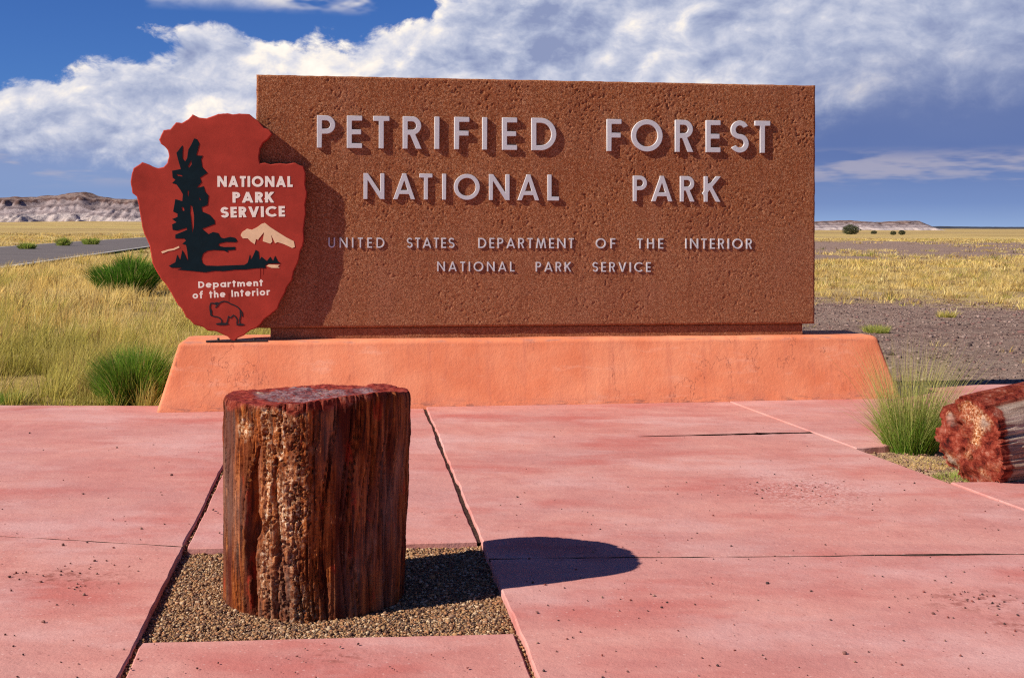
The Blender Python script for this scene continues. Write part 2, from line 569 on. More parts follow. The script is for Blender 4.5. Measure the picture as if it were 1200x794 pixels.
def mat_asphalt():
    m, g, b, _ = new_mat('asphalt')
    w = world_co(g)
    n = g.noise(w, 0.35, 6, 0.6)
    f = g.noise(w, 40.0, 3, 0.6)
    c = g.ramp(g.add(g.mul(n, 0.7), g.mul(f, 0.3)), [(0.3, (0.090, 0.072, 0.068)), (0.7, (0.145, 0.118, 0.110))])
    g.put(b.inputs['Base Color'], c)
    b.inputs['Roughness'].default_value = 0.9
    return m


def mat_badland():
    m, g, b, _ = new_mat('badland_clay')
    w = world_co(g)
    x, y, z = g.sep(w)[:3]
    hh = g.sep(g.attr('Cover'))[0]
    n = g.noise(g.vmul(w, (0.16, 0.16, 0.25)), 1.0, 7, 0.68)
    t = g.add(hh, g.mul(g.sub(n, 0.5), 0.5))
    c = g.ramp(t, [(0.0, (0.36, 0.25, 0.12)), (0.08, (0.27, 0.18, 0.14)), (0.16, (0.46, 0.38, 0.35)), (0.28, (0.50, 0.42, 0.40)), (0.36, (0.22, 0.17, 0.175)), (0.45, (0.40, 0.33, 0.33)),
                   (0.54, (0.17, 0.125, 0.125)), (0.64, (0.30, 0.24, 0.24)), (0.72, (0.10, 0.055, 0.048)), (0.80, (0.26, 0.19, 0.17)), (0.86, (0.13, 0.07, 0.052)), (0.95, (0.22, 0.12, 0.085)), (1.0, (0.13, 0.07, 0.048))])
    g.put(b.inputs['Base Color'], c)
    b.inputs['Roughness'].default_value = 0.95
    b.inputs['Specular IOR Level'].default_value = 0.05
    bump(g, b, n, 0.8, 2.0)
    return m


def mat_petrified(name, bright=1.0):
    """silicified wood: Mask.r pale crystalline, Mask.g red skin, Mask.b grain darkness, Mask.a = weathered grey"""
    m, g, b, _ = new_mat(name)
    gr = g.attr('Grain', 'Vector')            # unrolled coordinates: along the girth, along the trunk
    mk = g.n('ShaderNodeAttribute', attribute_name='Mask')
    ms = g.sep(mk.outputs['Vector'])
    pale, red, grey = ms[0], ms[1], ms[2]
    co = obj_co(g)
    streak = g.noise(g.vmul(gr, (1.0, 0.055, 1.0)), 52.0, 8, 0.72, 0.25)
    streak2 = g.noise(g.vmul(gr, (1.0, 0.035, 1.0)), 9.0, 4, 0.6, 0.2)
    blot = g.noise(co, 13.0, 6, 0.65)
    c = g.ramp(streak, [(0.34, (0.016, 0.005, 0.004)), (0.44, (0.105, 0.021, 0.007)), (0.54, (0.29, 0.070, 0.014)), (0.66, (0.50, 0.175, 0.045))])
    c = g.mix(g.mr(streak2, 0.45, 0.58, 0, 0.85), c, (0.070, 0.010, 0.006))
    c = g.mix(g.mr(blot, 0.60, 0.70, 0, 0.5), c, (0.36, 0.17, 0.09))
    sp = g.mul(g.mr(g.noise(g.vmul(gr, (1, 0.4, 1)), 16.0, 3), 0.64, 0.70), 0.5)
    c = g.mix(sp, c, (0.42, 0.03, 0.012))
    crys = g.noise(co, 62.0, 7, 0.75)
    cry = g.ramp(crys, [(0.36, (0.025, 0.008, 0.006)), (0.44, (0.26, 0.066, 0.018)), (0.50, (0.48, 0.19, 0.065)), (0.565, (0.72, 0.50, 0.32)), (0.66, (0.88, 0.77, 0.62))])
    c = g.mix(pale, c, cry)
    gry = g.ramp(g.noise(g.vmul(gr, (1.0, 0.12, 1)), 22.0, 6, 0.7), [(0.3, (0.09, 0.055, 0.04)), (0.5, (0.34, 0.25, 0.20)), (0.7, (0.58, 0.48, 0.40))])
    c = g.mix(grey, c, gry)
    rd = g.ramp(g.noise(co, 17.0, 8, 0.72, 0.4), [(0.34, (0.028, 0.005, 0.004)), (0.43, (0.12, 0.015, 0.010)), (0.52, (0.23, 0.038, 0.020)), (0.60, (0.29, 0.085, 0.055)), (0.72, (0.44, 0.24, 0.18))])
    c = g.mix(red, c, rd)
    g.put(b.inputs['Base Color'], c)
    b.inputs['Roughness'].default_value = 0.7
    b.inputs['Specular IOR Level'].default_value = 0.10
    h = g.add(g.mul(streak, 0.6), g.mul(crys, 0.5))
    bump(g, b, h, 1.0, 0.016)
    return m


def mat_logtop():
    m, g, b, _ = new_mat('petrified_cut')
    co = obj_co(g)
    mk = g.n('ShaderNodeAttribute', attribute_name='Mask')
    red = g.sep(mk.outputs['Vector'])[1]
    n = g.noise(co, 10.0, 7, 0.66, 0.8)
    c = g.ramp(n, [(0.32, (0.035, 0.010, 0.012)), (0.42, (0.22, 0.045, 0.04)), (0.48, (0.15, 0.075, 0.085)), (0.54, (0.28, 0.19, 0.20)), (0.60, (0.22, 0.045, 0.035)), (0.68, (0.44, 0.34, 0.26)), (0.8, (0.66, 0.56, 0.44))])
    rd = g.ramp(g.noise(co, 30.0, 6, 0.7), [(0.3, (0.06, 0.009, 0.008)), (0.5, (0.24, 0.028, 0.018)), (0.7, (0.42, 0.10, 0.06))])
    c = g.mix(red, c, rd)
    g.put(b.inputs['Base Color'], c)
    b.inputs['Roughness'].default_value = 0.6
    b.inputs['Specular IOR Level'].default_value = 0.15
    bump(g, b, g.noise(co, 60.0, 6, 0.7), 0.6, 0.012)
    return m


M = {}
M['slab'] = mat_slab()
M['sign'] = mat_sign()
M['stucco'] = mat_stucco()
M['letter'] = plain('grey_cast_letter', (0.53, 0.53, 0.56), 0.5, 0.0, 0.08, 30.0, 0.2, 0.4)
M['board'] = plain('red_painted_wood', (0.36, 0.043, 0.028), 0.65, 0.0, 0.14, 3.0, 0.2, 0.10)
M['pine'] = plain('dark_green_paint', (0.004, 0.014, 0.020), 0.75, 0.0, 0.1, 12.0, 0.1, 0.1)
M['cream'] = plain('cream_paint', (0.78, 0.55, 0.33), 0.6, 0.0, 0.06, 12.0, 0.1)
M['white'] = plain('white_paint', (0.84, 0.78, 0.68), 0.6, 0.0, 0.06, 12.0, 0.1)
M['drip'] = plain('dark_red_drip', (0.16, 0.012, 0.010), 0.6, 0.0, 0.1, 12.0, 0.1, 0.1)
M['black'] = plain('black_paint', (0.014, 0.015, 0.018), 0.5, 0.0, 0.1, 12.0, 0.1)
M['steel'] = plain('dark_bracket_steel', (0.05, 0.035, 0.03), 0.5, 0.3, 0.1, 12.0, 0.1)
M['ground'] = mat_ground()
M['asphalt'] = mat_asphalt()
M['line'] = plain('road_paint', (0.62, 0.60, 0.55), 0.8, 0.0, 0.15, 0.6, 0.05)
M['badland'] = mat_badland()
M['petrified'] = mat_petrified('petrified_wood')
M['logtop'] = mat_logtop()
M['stone'] = mat_attr('loose_stone', 0.85, spec=0.05)
M['grass'] = mat_attr('dry_grass', 0.8, 0.42, spec=0.05)
M['leaf'] = mat_attr('shrub_leaf', 0.7, 0.38, spec=0.05)
M['stem'] = plain('woody_stem', (0.16, 0.11, 0.07), 0.9, 0.0, 0.2, 40.0, 0.3)
M['mesa'] = plain('far_mesa', (0.06, 0.065, 0.085), 0.95, 0.0, 0.15, 0.01, 0.0, 0.0)  # bluish cast of distance haze is put into the mesa's base colour


# ================================================================== THE SETTING
# zones of the ground, shared by the sheet and by what grows on it
def cover_at(x, y):
    """0 bare soil, 1 straw-coloured grass"""
    x = np.asarray(x, float)
    y = np.asarray(y, float)
    u = x / np.maximum(y, 0.5)
    wob = (fbm(x * 0.09 + 9, y * 0.06, 0, 5, 3, 0.6) - 0.5)
    yy = y * (1 + 0.6 * wob) + x * 0.10
    rightc = np.interp(yy, [0, 12, 21, 37, 66, 84, 140, 185, 420, 3000], [0.10, 0.10, 0.15, 0.75, 0.78, 0.28, 0.24, 0.66, 0.75, 0.62])
    leftc = np.interp(yy, [0, 10, 14, 60, 400, 3000], [0.75, 0.8, 0.85, 0.85, 0.9, 0.75])
    k = np.clip((u + 0.02) / 0.10, 0, 1)
    return leftc * (1 - k) + rightc * k


def ground_z(x, y):
    x = np.asarray(x, float)
    y = np.asarray(y, float)
    r = np.hypot(x, y)
    z = -0.06 + 0.035 * (fbm(x * 0.8, y * 0.8, 0, 3, 5) - 0.5) * np.clip((r - 12) / 5, 0, 1)
    farw = np.clip((r - 110) / 400, 0, 1)
    z = z + farw * 2.4 * (fbm(x * 0.008, y * 0.004, 0, 4, 8) - 0.62)
    u = x / np.maximum(y, 1)
    lft = np.clip((-u - 0.10) / 0.15, 0, 1) * (y > 0)
    z = z + lft * np.clip((y - 190) / 330, 0, 1) ** 1.3 * 3.4
    z = z - 0.02 * np.clip((r - 20) / 30, 0, 1)
    return z


def build_ground():
    rad = np.concatenate([[0.0], np.geomspace(1.0, 14000.0, 210)])
    nang = 360
    ang = np.linspace(0, 2 * PI, nang, endpoint=False)
    rr, aa = np.meshgrid(rad[1:], ang, indexing='ij')
    x = rr * np.cos(aa)
    y = rr * np.sin(aa)
    z = ground_z(x, y)
    V = np.vstack([[[0, 0, -0.06]], np.stack([x.ravel(), y.ravel(), z.ravel()], 1)])
    nr = len(rad) - 1
    idx = 1 + np.arange(nr * nang).reshape(nr, nang)
    a, b = idx[:-1], idx[1:]
    quads = np.stack([a, b, np.roll(b, -1, 1), np.roll(a, -1, 1)], -1).reshape(-1, 4)
    tris = np.stack([np.zeros(nang, int), idx[0], np.roll(idx[0], -1)], 1)
    c = cover_at(V[:, 0], V[:, 1])
    me = np_mesh('ground', V, [tris, quads], {'Cover': np.stack([c, c, c], 1)}, True)
    o = link('ground', me, M['ground'])
    tag(o, 'flat desert ground of straw grass and bare dark soil', 'ground', kind='structure')


build_ground()


def ribbon(name, pts_l, pts_r, z, mat, parent=None):
    n = len(pts_l)
    V = [(p.x, p.y, z) for p in pts_l] + [(p.x, p.y, z) for p in pts_r]
    q = [(i, n + i, n + i + 1, i + 1) for i in range(n - 1)]
    me = np_mesh(name, V, [q])
    return link(name, me, mat, parent)


def build_road():
    p0 = G(0, 317, -0.06)
    p1 = G(165, 292, -0.06)
    d = (p1 - p0).normalized()
    nrm = Vector((-d.y, d.x, 0))
    if nrm.x > 0:
        nrm = -nrm
    W = 10.8
    ts = np.linspace(-140, 190, 60)
    near, far, e1, e2, f1, f2 = [], [], [], [], [], []
    for t in ts:
        bend = -0.0006 * max(0, t - 60) ** 2
        c = p0 + d * t + nrm * (-bend * -0.4)
        near.append(c)
        far.append(c + nrm * W)
        e1.append(c + nrm * 0.25)
        e2.append(c + nrm * 0.42)
        f1.append(c + nrm * (W - 0.42))
        f2.append(c + nrm * (W - 0.25))
    r = ribbon('road', near, far, 0.02, M['asphalt'])
    tag(r, 'grey asphalt park road passing behind the arrowhead', 'road', kind='structure')
    ribbon('edge_line', e1, e2, 0.026, M['line'], r)
    ribbon('edge_line', f1, f2, 0.026, M['line'], r)
    return p0, d, nrm, W


ROAD = build_road()


def on_road(x, y):
    p0, d, nrm, W = ROAD
    s = (x - p0.x) * nrm.x + (y - p0.y) * nrm.y
    return (s > -0.6) & (s < W + 0.8)


def build_hill(name, cx, cy, wx, wy, base, prof, seed, label, step, mat, gully=1.0):
    """heightfield ridge. prof(s) -> crest height above base for s in 0..1 along the ridge"""
    nx, ny = int(wx / step), int(wy / step)
    xs = np.linspace(-wx / 2, wx / 2, nx)
    ys = np.linspace(-wy / 2, wy / 2, ny)
    X, Y = np.meshgrid(xs, ys, indexing='ij')
    s = (X + wx / 2) / wx
    crest = prof(s)
    # slope: from front foot to crest, flat top behind
    t = (Y + wy / 2) / (wy * 0.62)
    n1 = fbm(X * 0.05, Y * 0.02, 0, 5, seed)
    gul = np.abs(fbm(X * 0.11 + n1 * 2.0, Y * 0.03, 0, 4, seed + 5) - 0.5) * 2
    t2 = np.clip(t + (n1 - 0.5) * 0.5 - gully * (0.30 - gul * 0.6) * np.clip(1.2 - t, 0, 1), 0, 1)
    step1 = np.interp(t2, [0, 0.12, 0.45, 0.56, 0.72, 0.80, 1.0], [0, 0.10, 0.46, 0.62, 0.70, 0.92, 1.0])
    back = np.clip((1 - (Y + wy / 2) / wy) / 0.25, 0, 1)
    Z = crest * step1 * back
    Z = Z + crest * 0.07 * (fbm(X * 0.25, Y * 0.25, 0, 4, seed + 9) - 0.5) * np.clip(t2 * 4, 0, 1)
    Z = Z + crest * 0.22 * (fbm(X * 0.045, Y * 0.05, 0, 5, seed + 12, 0.62) - 0.5) * np.clip((t2 - 0.5) * 3, 0, 1)
    edge = np.clip(s / 0.08, 0, 1) * np.clip((1 - s) / 0.08, 0, 1)
    Z = Z * edge
    mx = np.maximum(crest, 0.1)
    H = np.clip(step1 * 0.80 + 0.10 * n1, 0, 1)
    V = np.stack([X.ravel() + cx, Y.ravel() + cy, Z.ravel() + base], 1)
    idx = np.arange(nx * ny).reshape(nx, ny)
    q = np.stack([idx[:-1, :-1], idx[1:, :-1], idx[1:, 1:], idx[:-1, 1:]], -1).reshape(-1, 4)
    Hc = H.ravel()
    me = np_mesh(name, V, [q], {'Cover': np.stack([Hc, Hc, Hc], 1)}, False)
    o = link(name, me, mat)
    tag(o, label, 'hill', kind='structure')
    return o


def prof_left(s):
    # s over x -330 .. -90 at ~560 m
    pxs = np.array([-260, -150, -60, 0, 40, 62, 76, 90, 112, 135, 168, 230, 300, 420])
    top = np.array([236, 233, 234, 232, 231, 228, 226, 229, 233, 233.5, 234, 236, 238, 244])
    xx = -330 + s * 265
    p = 600 + xx / 590.0 * F
    zz = 1.6 + (Y0 - np.interp(p, pxs, top)) / F * 590.0
    return zz - 1.6


build_hill('badlands_hill', -330 + 265 / 2, 600, 265, 90, 1.6, prof_left, 31, 'banded white and brown badlands hill beyond the left grassland', 0.8, M['badland'])
build_hill('pale_mesa', 226, 930, 194, 60, -0.6, lambda s: 7.4 + 0.5 * np.sin(s * 23) + 0 * s, 57, 'low pale pink mesa on the horizon right of the sign', 1.2, M['badland'], 0.6)
build_hill('distant_mesa', 1950, 5600, 1500, 300, -4.0, lambda s: 12.0 + 2.4 * np.interp(s, [0, 0.2, 0.3, 0.5, 0.6, 0.8, 1], [1, 1.2, 0.9, 1.0, 0.4, 0.2, 0.0]), 77, 'dark flat mesa line on the far right horizon', 14.0, M['mesa'], 0.2)


# ------------------------------------------------------------------ plaza slabs
def jag(a, b, amp=0.004, step=0.05, seed=0):
    """points from a to b (b excluded) with small irregular offsets"""
    n = max(2, int((b - a).length / step))
    d = (b - a).normalized()
    nn = Vector((-d.y, d.x, 0))
    out = []
    for i in range(n):
        t = i / n
        p = a.lerp(b, t)
        k = (float(fbm(p.x * 9, p.y * 9, 0, 3, seed)) - 0.5) * 2 * amp if i else 0
        k += (float(fbm(p.x * 1.4, p.y * 1.4, 0, 2, seed + 3)) - 0.5) * 2 * amp * 1.2 if i else 0
        out.append(p + nn * k)
    return out


def slab_mesh(poly, top, thick=0.14, bev=0.006):
    pts = [Vector((p.x, p.y, 0)) for p in poly]
    area = sum(pts[i].x * pts[(i + 1) % len(pts)].y - pts[(i + 1) % len(pts)].x * pts[i].y for i in range(len(pts)))
    if area < 0:
        pts.reverse()
    n = len(pts)
    inner = []
    for i in range(n):
        a, b, c = pts[i - 1], pts[i], pts[(i + 1) % n]
        d = (c - a)
        if d.length < 1e-6:
            d = Vector((1, 0, 0))
        d.normalize()
        inner.append(b + Vector((-d.y, d.x, 0)) * bev)
    bm = bmesh.new()
    vi = [bm.verts.new((p.x, p.y, top)) for p in inner]
    vo = [bm.verts.new((p.x, p.y, top - bev * 0.9)) for p in pts]
    vb = [bm.verts.new((p.x, p.y, top - thick)) for p in pts]
    f = bm.faces.new(vi)
    for i in range(n):
        j = (i + 1) % n
        bm.faces.new((vo[i], vo[j], vi[j], vi[i]))
        bm.faces.new((vb[i], vb[j], vo[j], vo[i]))
    bmesh.ops.triangulate(bm, faces=[f])
    return bm_mesh('slab', bm)


PLAZA = empty('plaza')
tag(PLAZA, 'red tinted concrete plaza in front of the sign', 'plaza', kind='structure')


def line2(p, q):
    return (p, (q - p).normalized())


def at_y(ln, y):
    p, d = ln
    return p + d * ((y - p.y) / d.y)


def isect(l1, l2):
    p, d = l1
    q, e = l2
    den = d.x * e.y - d.y * e.x
    t = ((q.x - p.x) * e.y - (q.y - p.y) * e.x) / den
    return p + d * t


def poly_jag(corners, amps, seed):
    out = []
    for i, c in enumerate(corners):
        out += jag(c, corners[(i + 1) % len(corners)], amps[i] if isinstance(amps, (list, tuple)) else amps, 0.06, seed)
    return out


JL = line2(G(163, 752), G(262, 548))        # left joint (pit's left side)
JR = line2(G(605, 741), G(498, 477))        # right joint (pit's right side)
JD = line2(G(1200, 600), G(852, 471))       # joint of the right-hand strip
PF = line2(G(163, 752), G(605, 741))        # pit front
PB = line2(G(215, 641), G(557, 633))        # pit back
BACK_Y = 11.15


def shift(ln, dx):
    p, d = ln
    n = Vector((d.y, -d.x, 0))
    if n.x < 0:
        n = -n
    return (p + n * dx, d)


def back(l):
    """foot of the plinth along a joint line"""
    return isect(l, (O, XA))


NEARY = -2.5
gapL, gapR = 0.012, 0.010
JLl, JLr = shift(JL, -gapL), shift(JL, gapL)
JRl, JRr = shift(JR, -gapR), shift(JR, gapR)
JDl, JDr = shift(JD, -0.004), shift(JD, 0.004)
left_far = Vector((-12.5, 11.05, 0))
crack_left = line2(G(0, 628), G(205, 640))
crack_right = line2(G(567, 657), G(1190, 651))


def lift(ln, dy):
    return (ln[0] + Vector((0, dy, 0)), ln[1])


def add_slab(corners, amps, top, seed, name='slab'):
    me = slab_mesh(poly_jag(corners, amps, seed), top)
    return link(name, me, M['slab'], PLAZA)


# left of the left joint, split by the fine cross joint
cu, cd = lift(crack_left, 0.006), lift(crack_left, -0.004)
plinthL = LW(-3.16, 0.02)
far_left_back = Vector((-12.5, 11.22, 0))
add_slab([isect(JLl, cu), isect(cu, ((Vector((-12.5, 0, 0))), Vector((0, 1, 0)))), far_left_back, LW(-3.00, 0.40), LW(-3.0, 0.05), isect(JLl, (O + YA * 0.05, XA))],
         [0.012, 0, 0.01, 0, 0, 0.005], 0.002, 1)
add_slab([at_y(JLl, NEARY), Vector((-12.5, NEARY, 0)), isect(cd, ((Vector((-12.5, 0, 0))), Vector((0, 1, 0)))), isect(JLl, cd)], [0, 0, 0.012, 0.005], 0.002, 2)
# between the joints: behind the pit, before the pit
PBu = lift(PB, 0.0)
PFd = lift(PF, 0.0)
add_slab([isect(JLr, PBu), isect(JRl, PBu), isect(JRl, (O + YA * 0.05, XA)), isect(JLr, (O + YA * 0.05, XA))], [0.005, 0.007, 0, 0.007], -0.004, 3)
add_slab([isect(JLr, PFd), isect(JRl, PFd), at_y(JRl, NEARY), at_y(JLr, NEARY)], [0.004, 0.004, 0, 0.004], -0.002, 4)
# right of the right joint
cu, cd = lift(crack_right, 0.013), lift(crack_right, -0.008)
slit_a, slit_b = G(745, 513), isect(JDl, line2(G(745, 513), G(1045, 506)))
nslit = 26
upper, lower = [], []
for i in range(nslit + 1):
    t = i / nslit
    p = slit_a.lerp(slit_b, t)
    wv = (float(fbm(p.x * 5, 1.3, 0, 3, 40)) - 0.5) * 0.03 * min(1, 4 * t * (1 - t) + 0.2)
    wid = (0.003 + 0.030 * min(1, t * 1.6)) * (0.5 + float(vnoise(p.x * 13, 3.0, 0, 4)))
    upper.append(p + Vector((0, wv + wid, 0)))
    lower.append(p + Vector((0, wv - wid, 0)))
c0 = isect(JRr, cu)
c1 = isect(JDl, cu)
c3 = isect(JDl, (O + YA * 0.05, XA))
c4 = isect(JRr, (O + YA * 0.05, XA))
poly = jag(c0, c1, 0.012, 0.05, 5) + jag(c1, slit_b + Vector((0, -0.012, 0)), 0.003, 0.06, 5)
poly += list(reversed(lower[1:])) + [slit_a] + upper[1:]
poly += jag(slit_b + Vector((-0.002, 0.016, 0)), c3, 0.003, 0.06, 5) + jag(c3, c4, 0.0, 0.3, 5) + jag(c4, c0, 0.008, 0.035, 5)
link('slab', slab_mesh(poly, 0.011), M['slab'], PLAZA)
add_slab([isect(JRr, cd), at_y(JRr, NEARY), Vector((9.5, NEARY, 0)), at_y(JDl, 3.2), isect(JDl, cd)], [0.008, 0, 0, 0.003, 0.015], 0.010, 6)
# strip on the far right with an opening for the fallen log
op_a = isect(JDr, line2(G(1010, 527), G(1020, 527)))
op_b = isect(JDr, line2(G(1113, 568), G(1300, 566)))
add_slab([op_a, isect(JDr, (O + YA * 0.05, XA)), LW(3.75, 0.05), LW(3.80, 0.9), Vector((7.2, 13.0, 0)), Vector((6.4, 10.6, 0))], [0.003, 0, 0, 0.02, 0.01, 0.02], 0.016, 7)
add_slab([op_b, G(1300, 566), Vector((9.5, 7.6, 0)), Vector((9.5, 3.0, 0)), at_y(JDr, 3.0)], [0.012, 0.01, 0, 0, 0.003], 0.018, 8)


def dirt_line(a, b, half, z, seed, wob=0.0, parent=None):
    """dark dirt packed in a joint: a thin uneven ribbon a few millimetres below the slabs"""
    n = max(6, int((b - a).length / 0.05))
    d = (b - a).normalized()
    nn = Vector((-d.y, d.x, 0))
    lft, rgt = [], []
    for i in range(n + 1):
        p = a.lerp(b, i / n)
        lft.append(p + nn * half)
        rgt.append(p - nn * half)
    return ribbon('joint_dirt', rgt, lft, z, M['dirt'], PLAZA)


M['dirt'] = plain('joint_dirt', (0.060, 0.034, 0.028), 0.95, 0.0, 0.4, 30.0, 0.5, 0.05)
dirt_line(isect(JLl, crack_left), isect(crack_left, (Vector((-12.5, 0, 0)), Vector((0, 1, 0)))), 0.03, 0.0004, 1)
dirt_line(isect(JRr, crack_right), isect(JDl, crack_right), 0.045, 0.0086, 2)
dirt_line(slit_a, slit_b, 0.07, 0.0090, 3)
dirt_line(isect(JR, PB), isect(JR, (O + YA * 0.02, XA)), 0.02, -0.012, 4)


# ------------------------------------------------------------------ loose stones (joined)
_ico = None


def ico():
    global _ico
    if _ico is None:
        bm = bmesh.new()
        bmesh.ops.create_icosphere(bm, subdivisions=1, radius=1.0)
        V = np.array([v.co[:] for v in bm.verts])
        Fc = np.array([[v.index for v in f.verts] for f in bm.faces])
        bm.free()
        _ico = (V, Fc)
    return _ico


def stones(name, P, size, cols, flat=0.7):
    """P (n,3), size (n,), cols (n,3) -> one mesh of little angular stones"""
    V0, F0 = ico()
    n = len(P)
    m = len(V0)
    jit = 1 + rng.uniform(-0.38, 0.30, (n, m, 1))
    V = V0[None] * jit
    sx = rng.uniform(0.7, 1.35, (n, 1, 3))
    sx[:, :, 2] *= flat
    V = V * sx
    a = rng.uniform(0, 2 * PI, n)
    ca, sa = np.cos(a)[:, None], np.sin(a)[:, None]
    x = V[:, :, 0] * ca - V[:, :, 1] * sa
    y = V[:, :, 0] * sa + V[:, :, 1] * ca
    V = np.stack([x, y, V[:, :, 2]], -1) * size[:, None, None] + P[:, None, :]
    Fc = (F0[None] + (np.arange(n) * m)[:, None, None]).reshape(-1, 3)
    C = np.repeat(cols, m, 0)
    return np_mesh(name, V.reshape(-1, 3), [Fc], {'Col': C})


def pick(pal, n, jitter=0.18):
    pal = np.array(pal)
    c = pal[rng.integers(0, len(pal), n)]
    return np.clip(c * (1 + rng.uniform(-jitter, jitter, (n, 1))), 0, 1)


GRAVEL = [(0.34, 0.185, 0.09), (0.24, 0.125, 0.065), (0.38, 0.23, 0.12), (0.17, 0.085, 0.05), (0.26, 0.155, 0.10), (0.36, 0.17, 0.085), (0.11, 0.06, 0.045), (0.48, 0.34, 0.22)]


def build_gravel():
    a, b, c, d = isect(JLl, PFd), isect(JRr, PFd), isect(JRr, PBu), isect(JLl, PBu)
    n = 34000
    s, t = rng.uniform(0, 1, n), rng.uniform(0, 1, n)
    A, B, C, D = (np.array(p[:]) for p in (a, b, c, d))
    P = (A[None] * (1 - s)[:, None] + B[None] * s[:, None]) * (1 - t)[:, None] + (D[None] * (1 - s)[:, None] + C[None] * s[:, None]) * t[:, None]
    bed = -0.031 + 0.022 * (fbm(P[:, 0] * 3, P[:, 1] * 3, 0, 3, 12) - 0.5)
    size = rng.gamma(3.0, 0.0010, n) + 0.0018
    P[:, 2] = bed + size * rng.uniform(-0.2, 0.5, n)
    # stones in the open joints
    for ln, y0, y1, k, w in ((JL, 3.0, 4.9, 900, 0.012), (JR, 3.0, 4.95, 700, 0.008), (JL, 6.2, 10.6, 700, 0.009)):
        ys = rng.uniform(y0, y1, k)
        q = np.array([at_y(ln, float(v))[:] for v in ys])
        q[:, 0] += rng.uniform(-w, w, k)
        q[:, 2] = -0.028 + rng.uniform(0, 0.014, k)
        P = np.vstack([P, q])
        size = np.concatenate([size, rng.uniform(0.003, 0.008, k)])
    me = stones('gravel', P, size, pick(GRAVEL, len(P)))
    o = link('gravel', me, M['stone'])
    tag(o, 'tan pea gravel filling the square opening around the petrified stump', 'gravel', kind='stuff')
    # the packed bed under the stones
    bm = bmesh.new()
    nn = 24
    grid = [[None] * (nn + 1) for _ in range(nn + 1)]
    for i in range(nn + 1):
        for j in range(nn + 1):
            p = a.lerp(b, i / nn).lerp(d.lerp(c, i / nn), j / nn)
            z = -0.035 + 0.022 * (float(fbm(p.x * 3, p.y * 3, 0, 3, 12)) - 0.5)
            grid[i][j] = bm.verts.new((p.x, p.y, z))
    for i in range(nn):
        for j in range(nn):
            bm.faces.new((grid[i][j], grid[i + 1][j], grid[i + 1][j + 1], grid[i][j + 1]))
    me2 = bm_mesh('gravel_bed', bm)
    link('gravel_bed', me2, M['bed'], o)


M['bed'] = plain('gravel_bed', (0.26, 0.165, 0.115), 0.95, 0.0, 0.3, 60.0, 0.6, 0.1)
build_gravel()


def build_debris():
    P, S = [], []
    cl = [(85, 668, 60, 26, 0.22), (80, 690, 30, 10, 0.12), (1145, 705, 60, 50, 0.22), (940, 575, 60, 60, 0.35), (720, 700, 40, 12, 0.3), (600, 690, 30, 16, 0.2)]
    for px_, py_, _, k, sp in cl:
        c = G(px_, py_)
        for _i in range(k):
            P.append((c.x + random.gauss(0, sp), c.y + random.gauss(0, sp * 0.5), 0.008))
            S.append(random.uniform(0.0025, 0.007))
    for _i in range(560):
        px_, py_ = random.uniform(-60, 1260), 500 + 300 * random.random() ** 0.8
        c = G(px_, py_)
        P.append((c.x, c.y, 0.006))
        S.append(random.uniform(0.0018, 0.0052) if random.random() < 0.93 else random.uniform(0.006, 0.010))
    P = np.array(P)
    a, b, c, d = isect(JLl, PFd), isect(JRr, PFd), isect(JRr, PBu), isect(JLl, PBu)
    x0, x1, y0, y1 = min(a.x, d.x), max(b.x, c.x), a.y, c.y
    keep = ~((P[:, 0] > x0) & (P[:, 0] < x1) & (P[:, 1] > y0) & (P[:, 1] < y1)) & (P[:, 1] < 10.3)
    P = P[keep]
    S = np.array(S)[keep]
    P[:, 2] = 0.004 + (P[:, 0] > -0.1) * 0.008 + S * 0.3
    pal = [(0.10, 0.05, 0.045), (0.17, 0.08, 0.07), (0.07, 0.045, 0.045), (0.26, 0.15, 0.12), (0.22, 0.07, 0.06)]
    o = link('grit', stones('grit', P, S, pick(pal, len(P))), M['stone'])
    tag(o, 'dark grit and pebbles scattered over the red concrete', 'grit', kind='stuff')


build_debris()


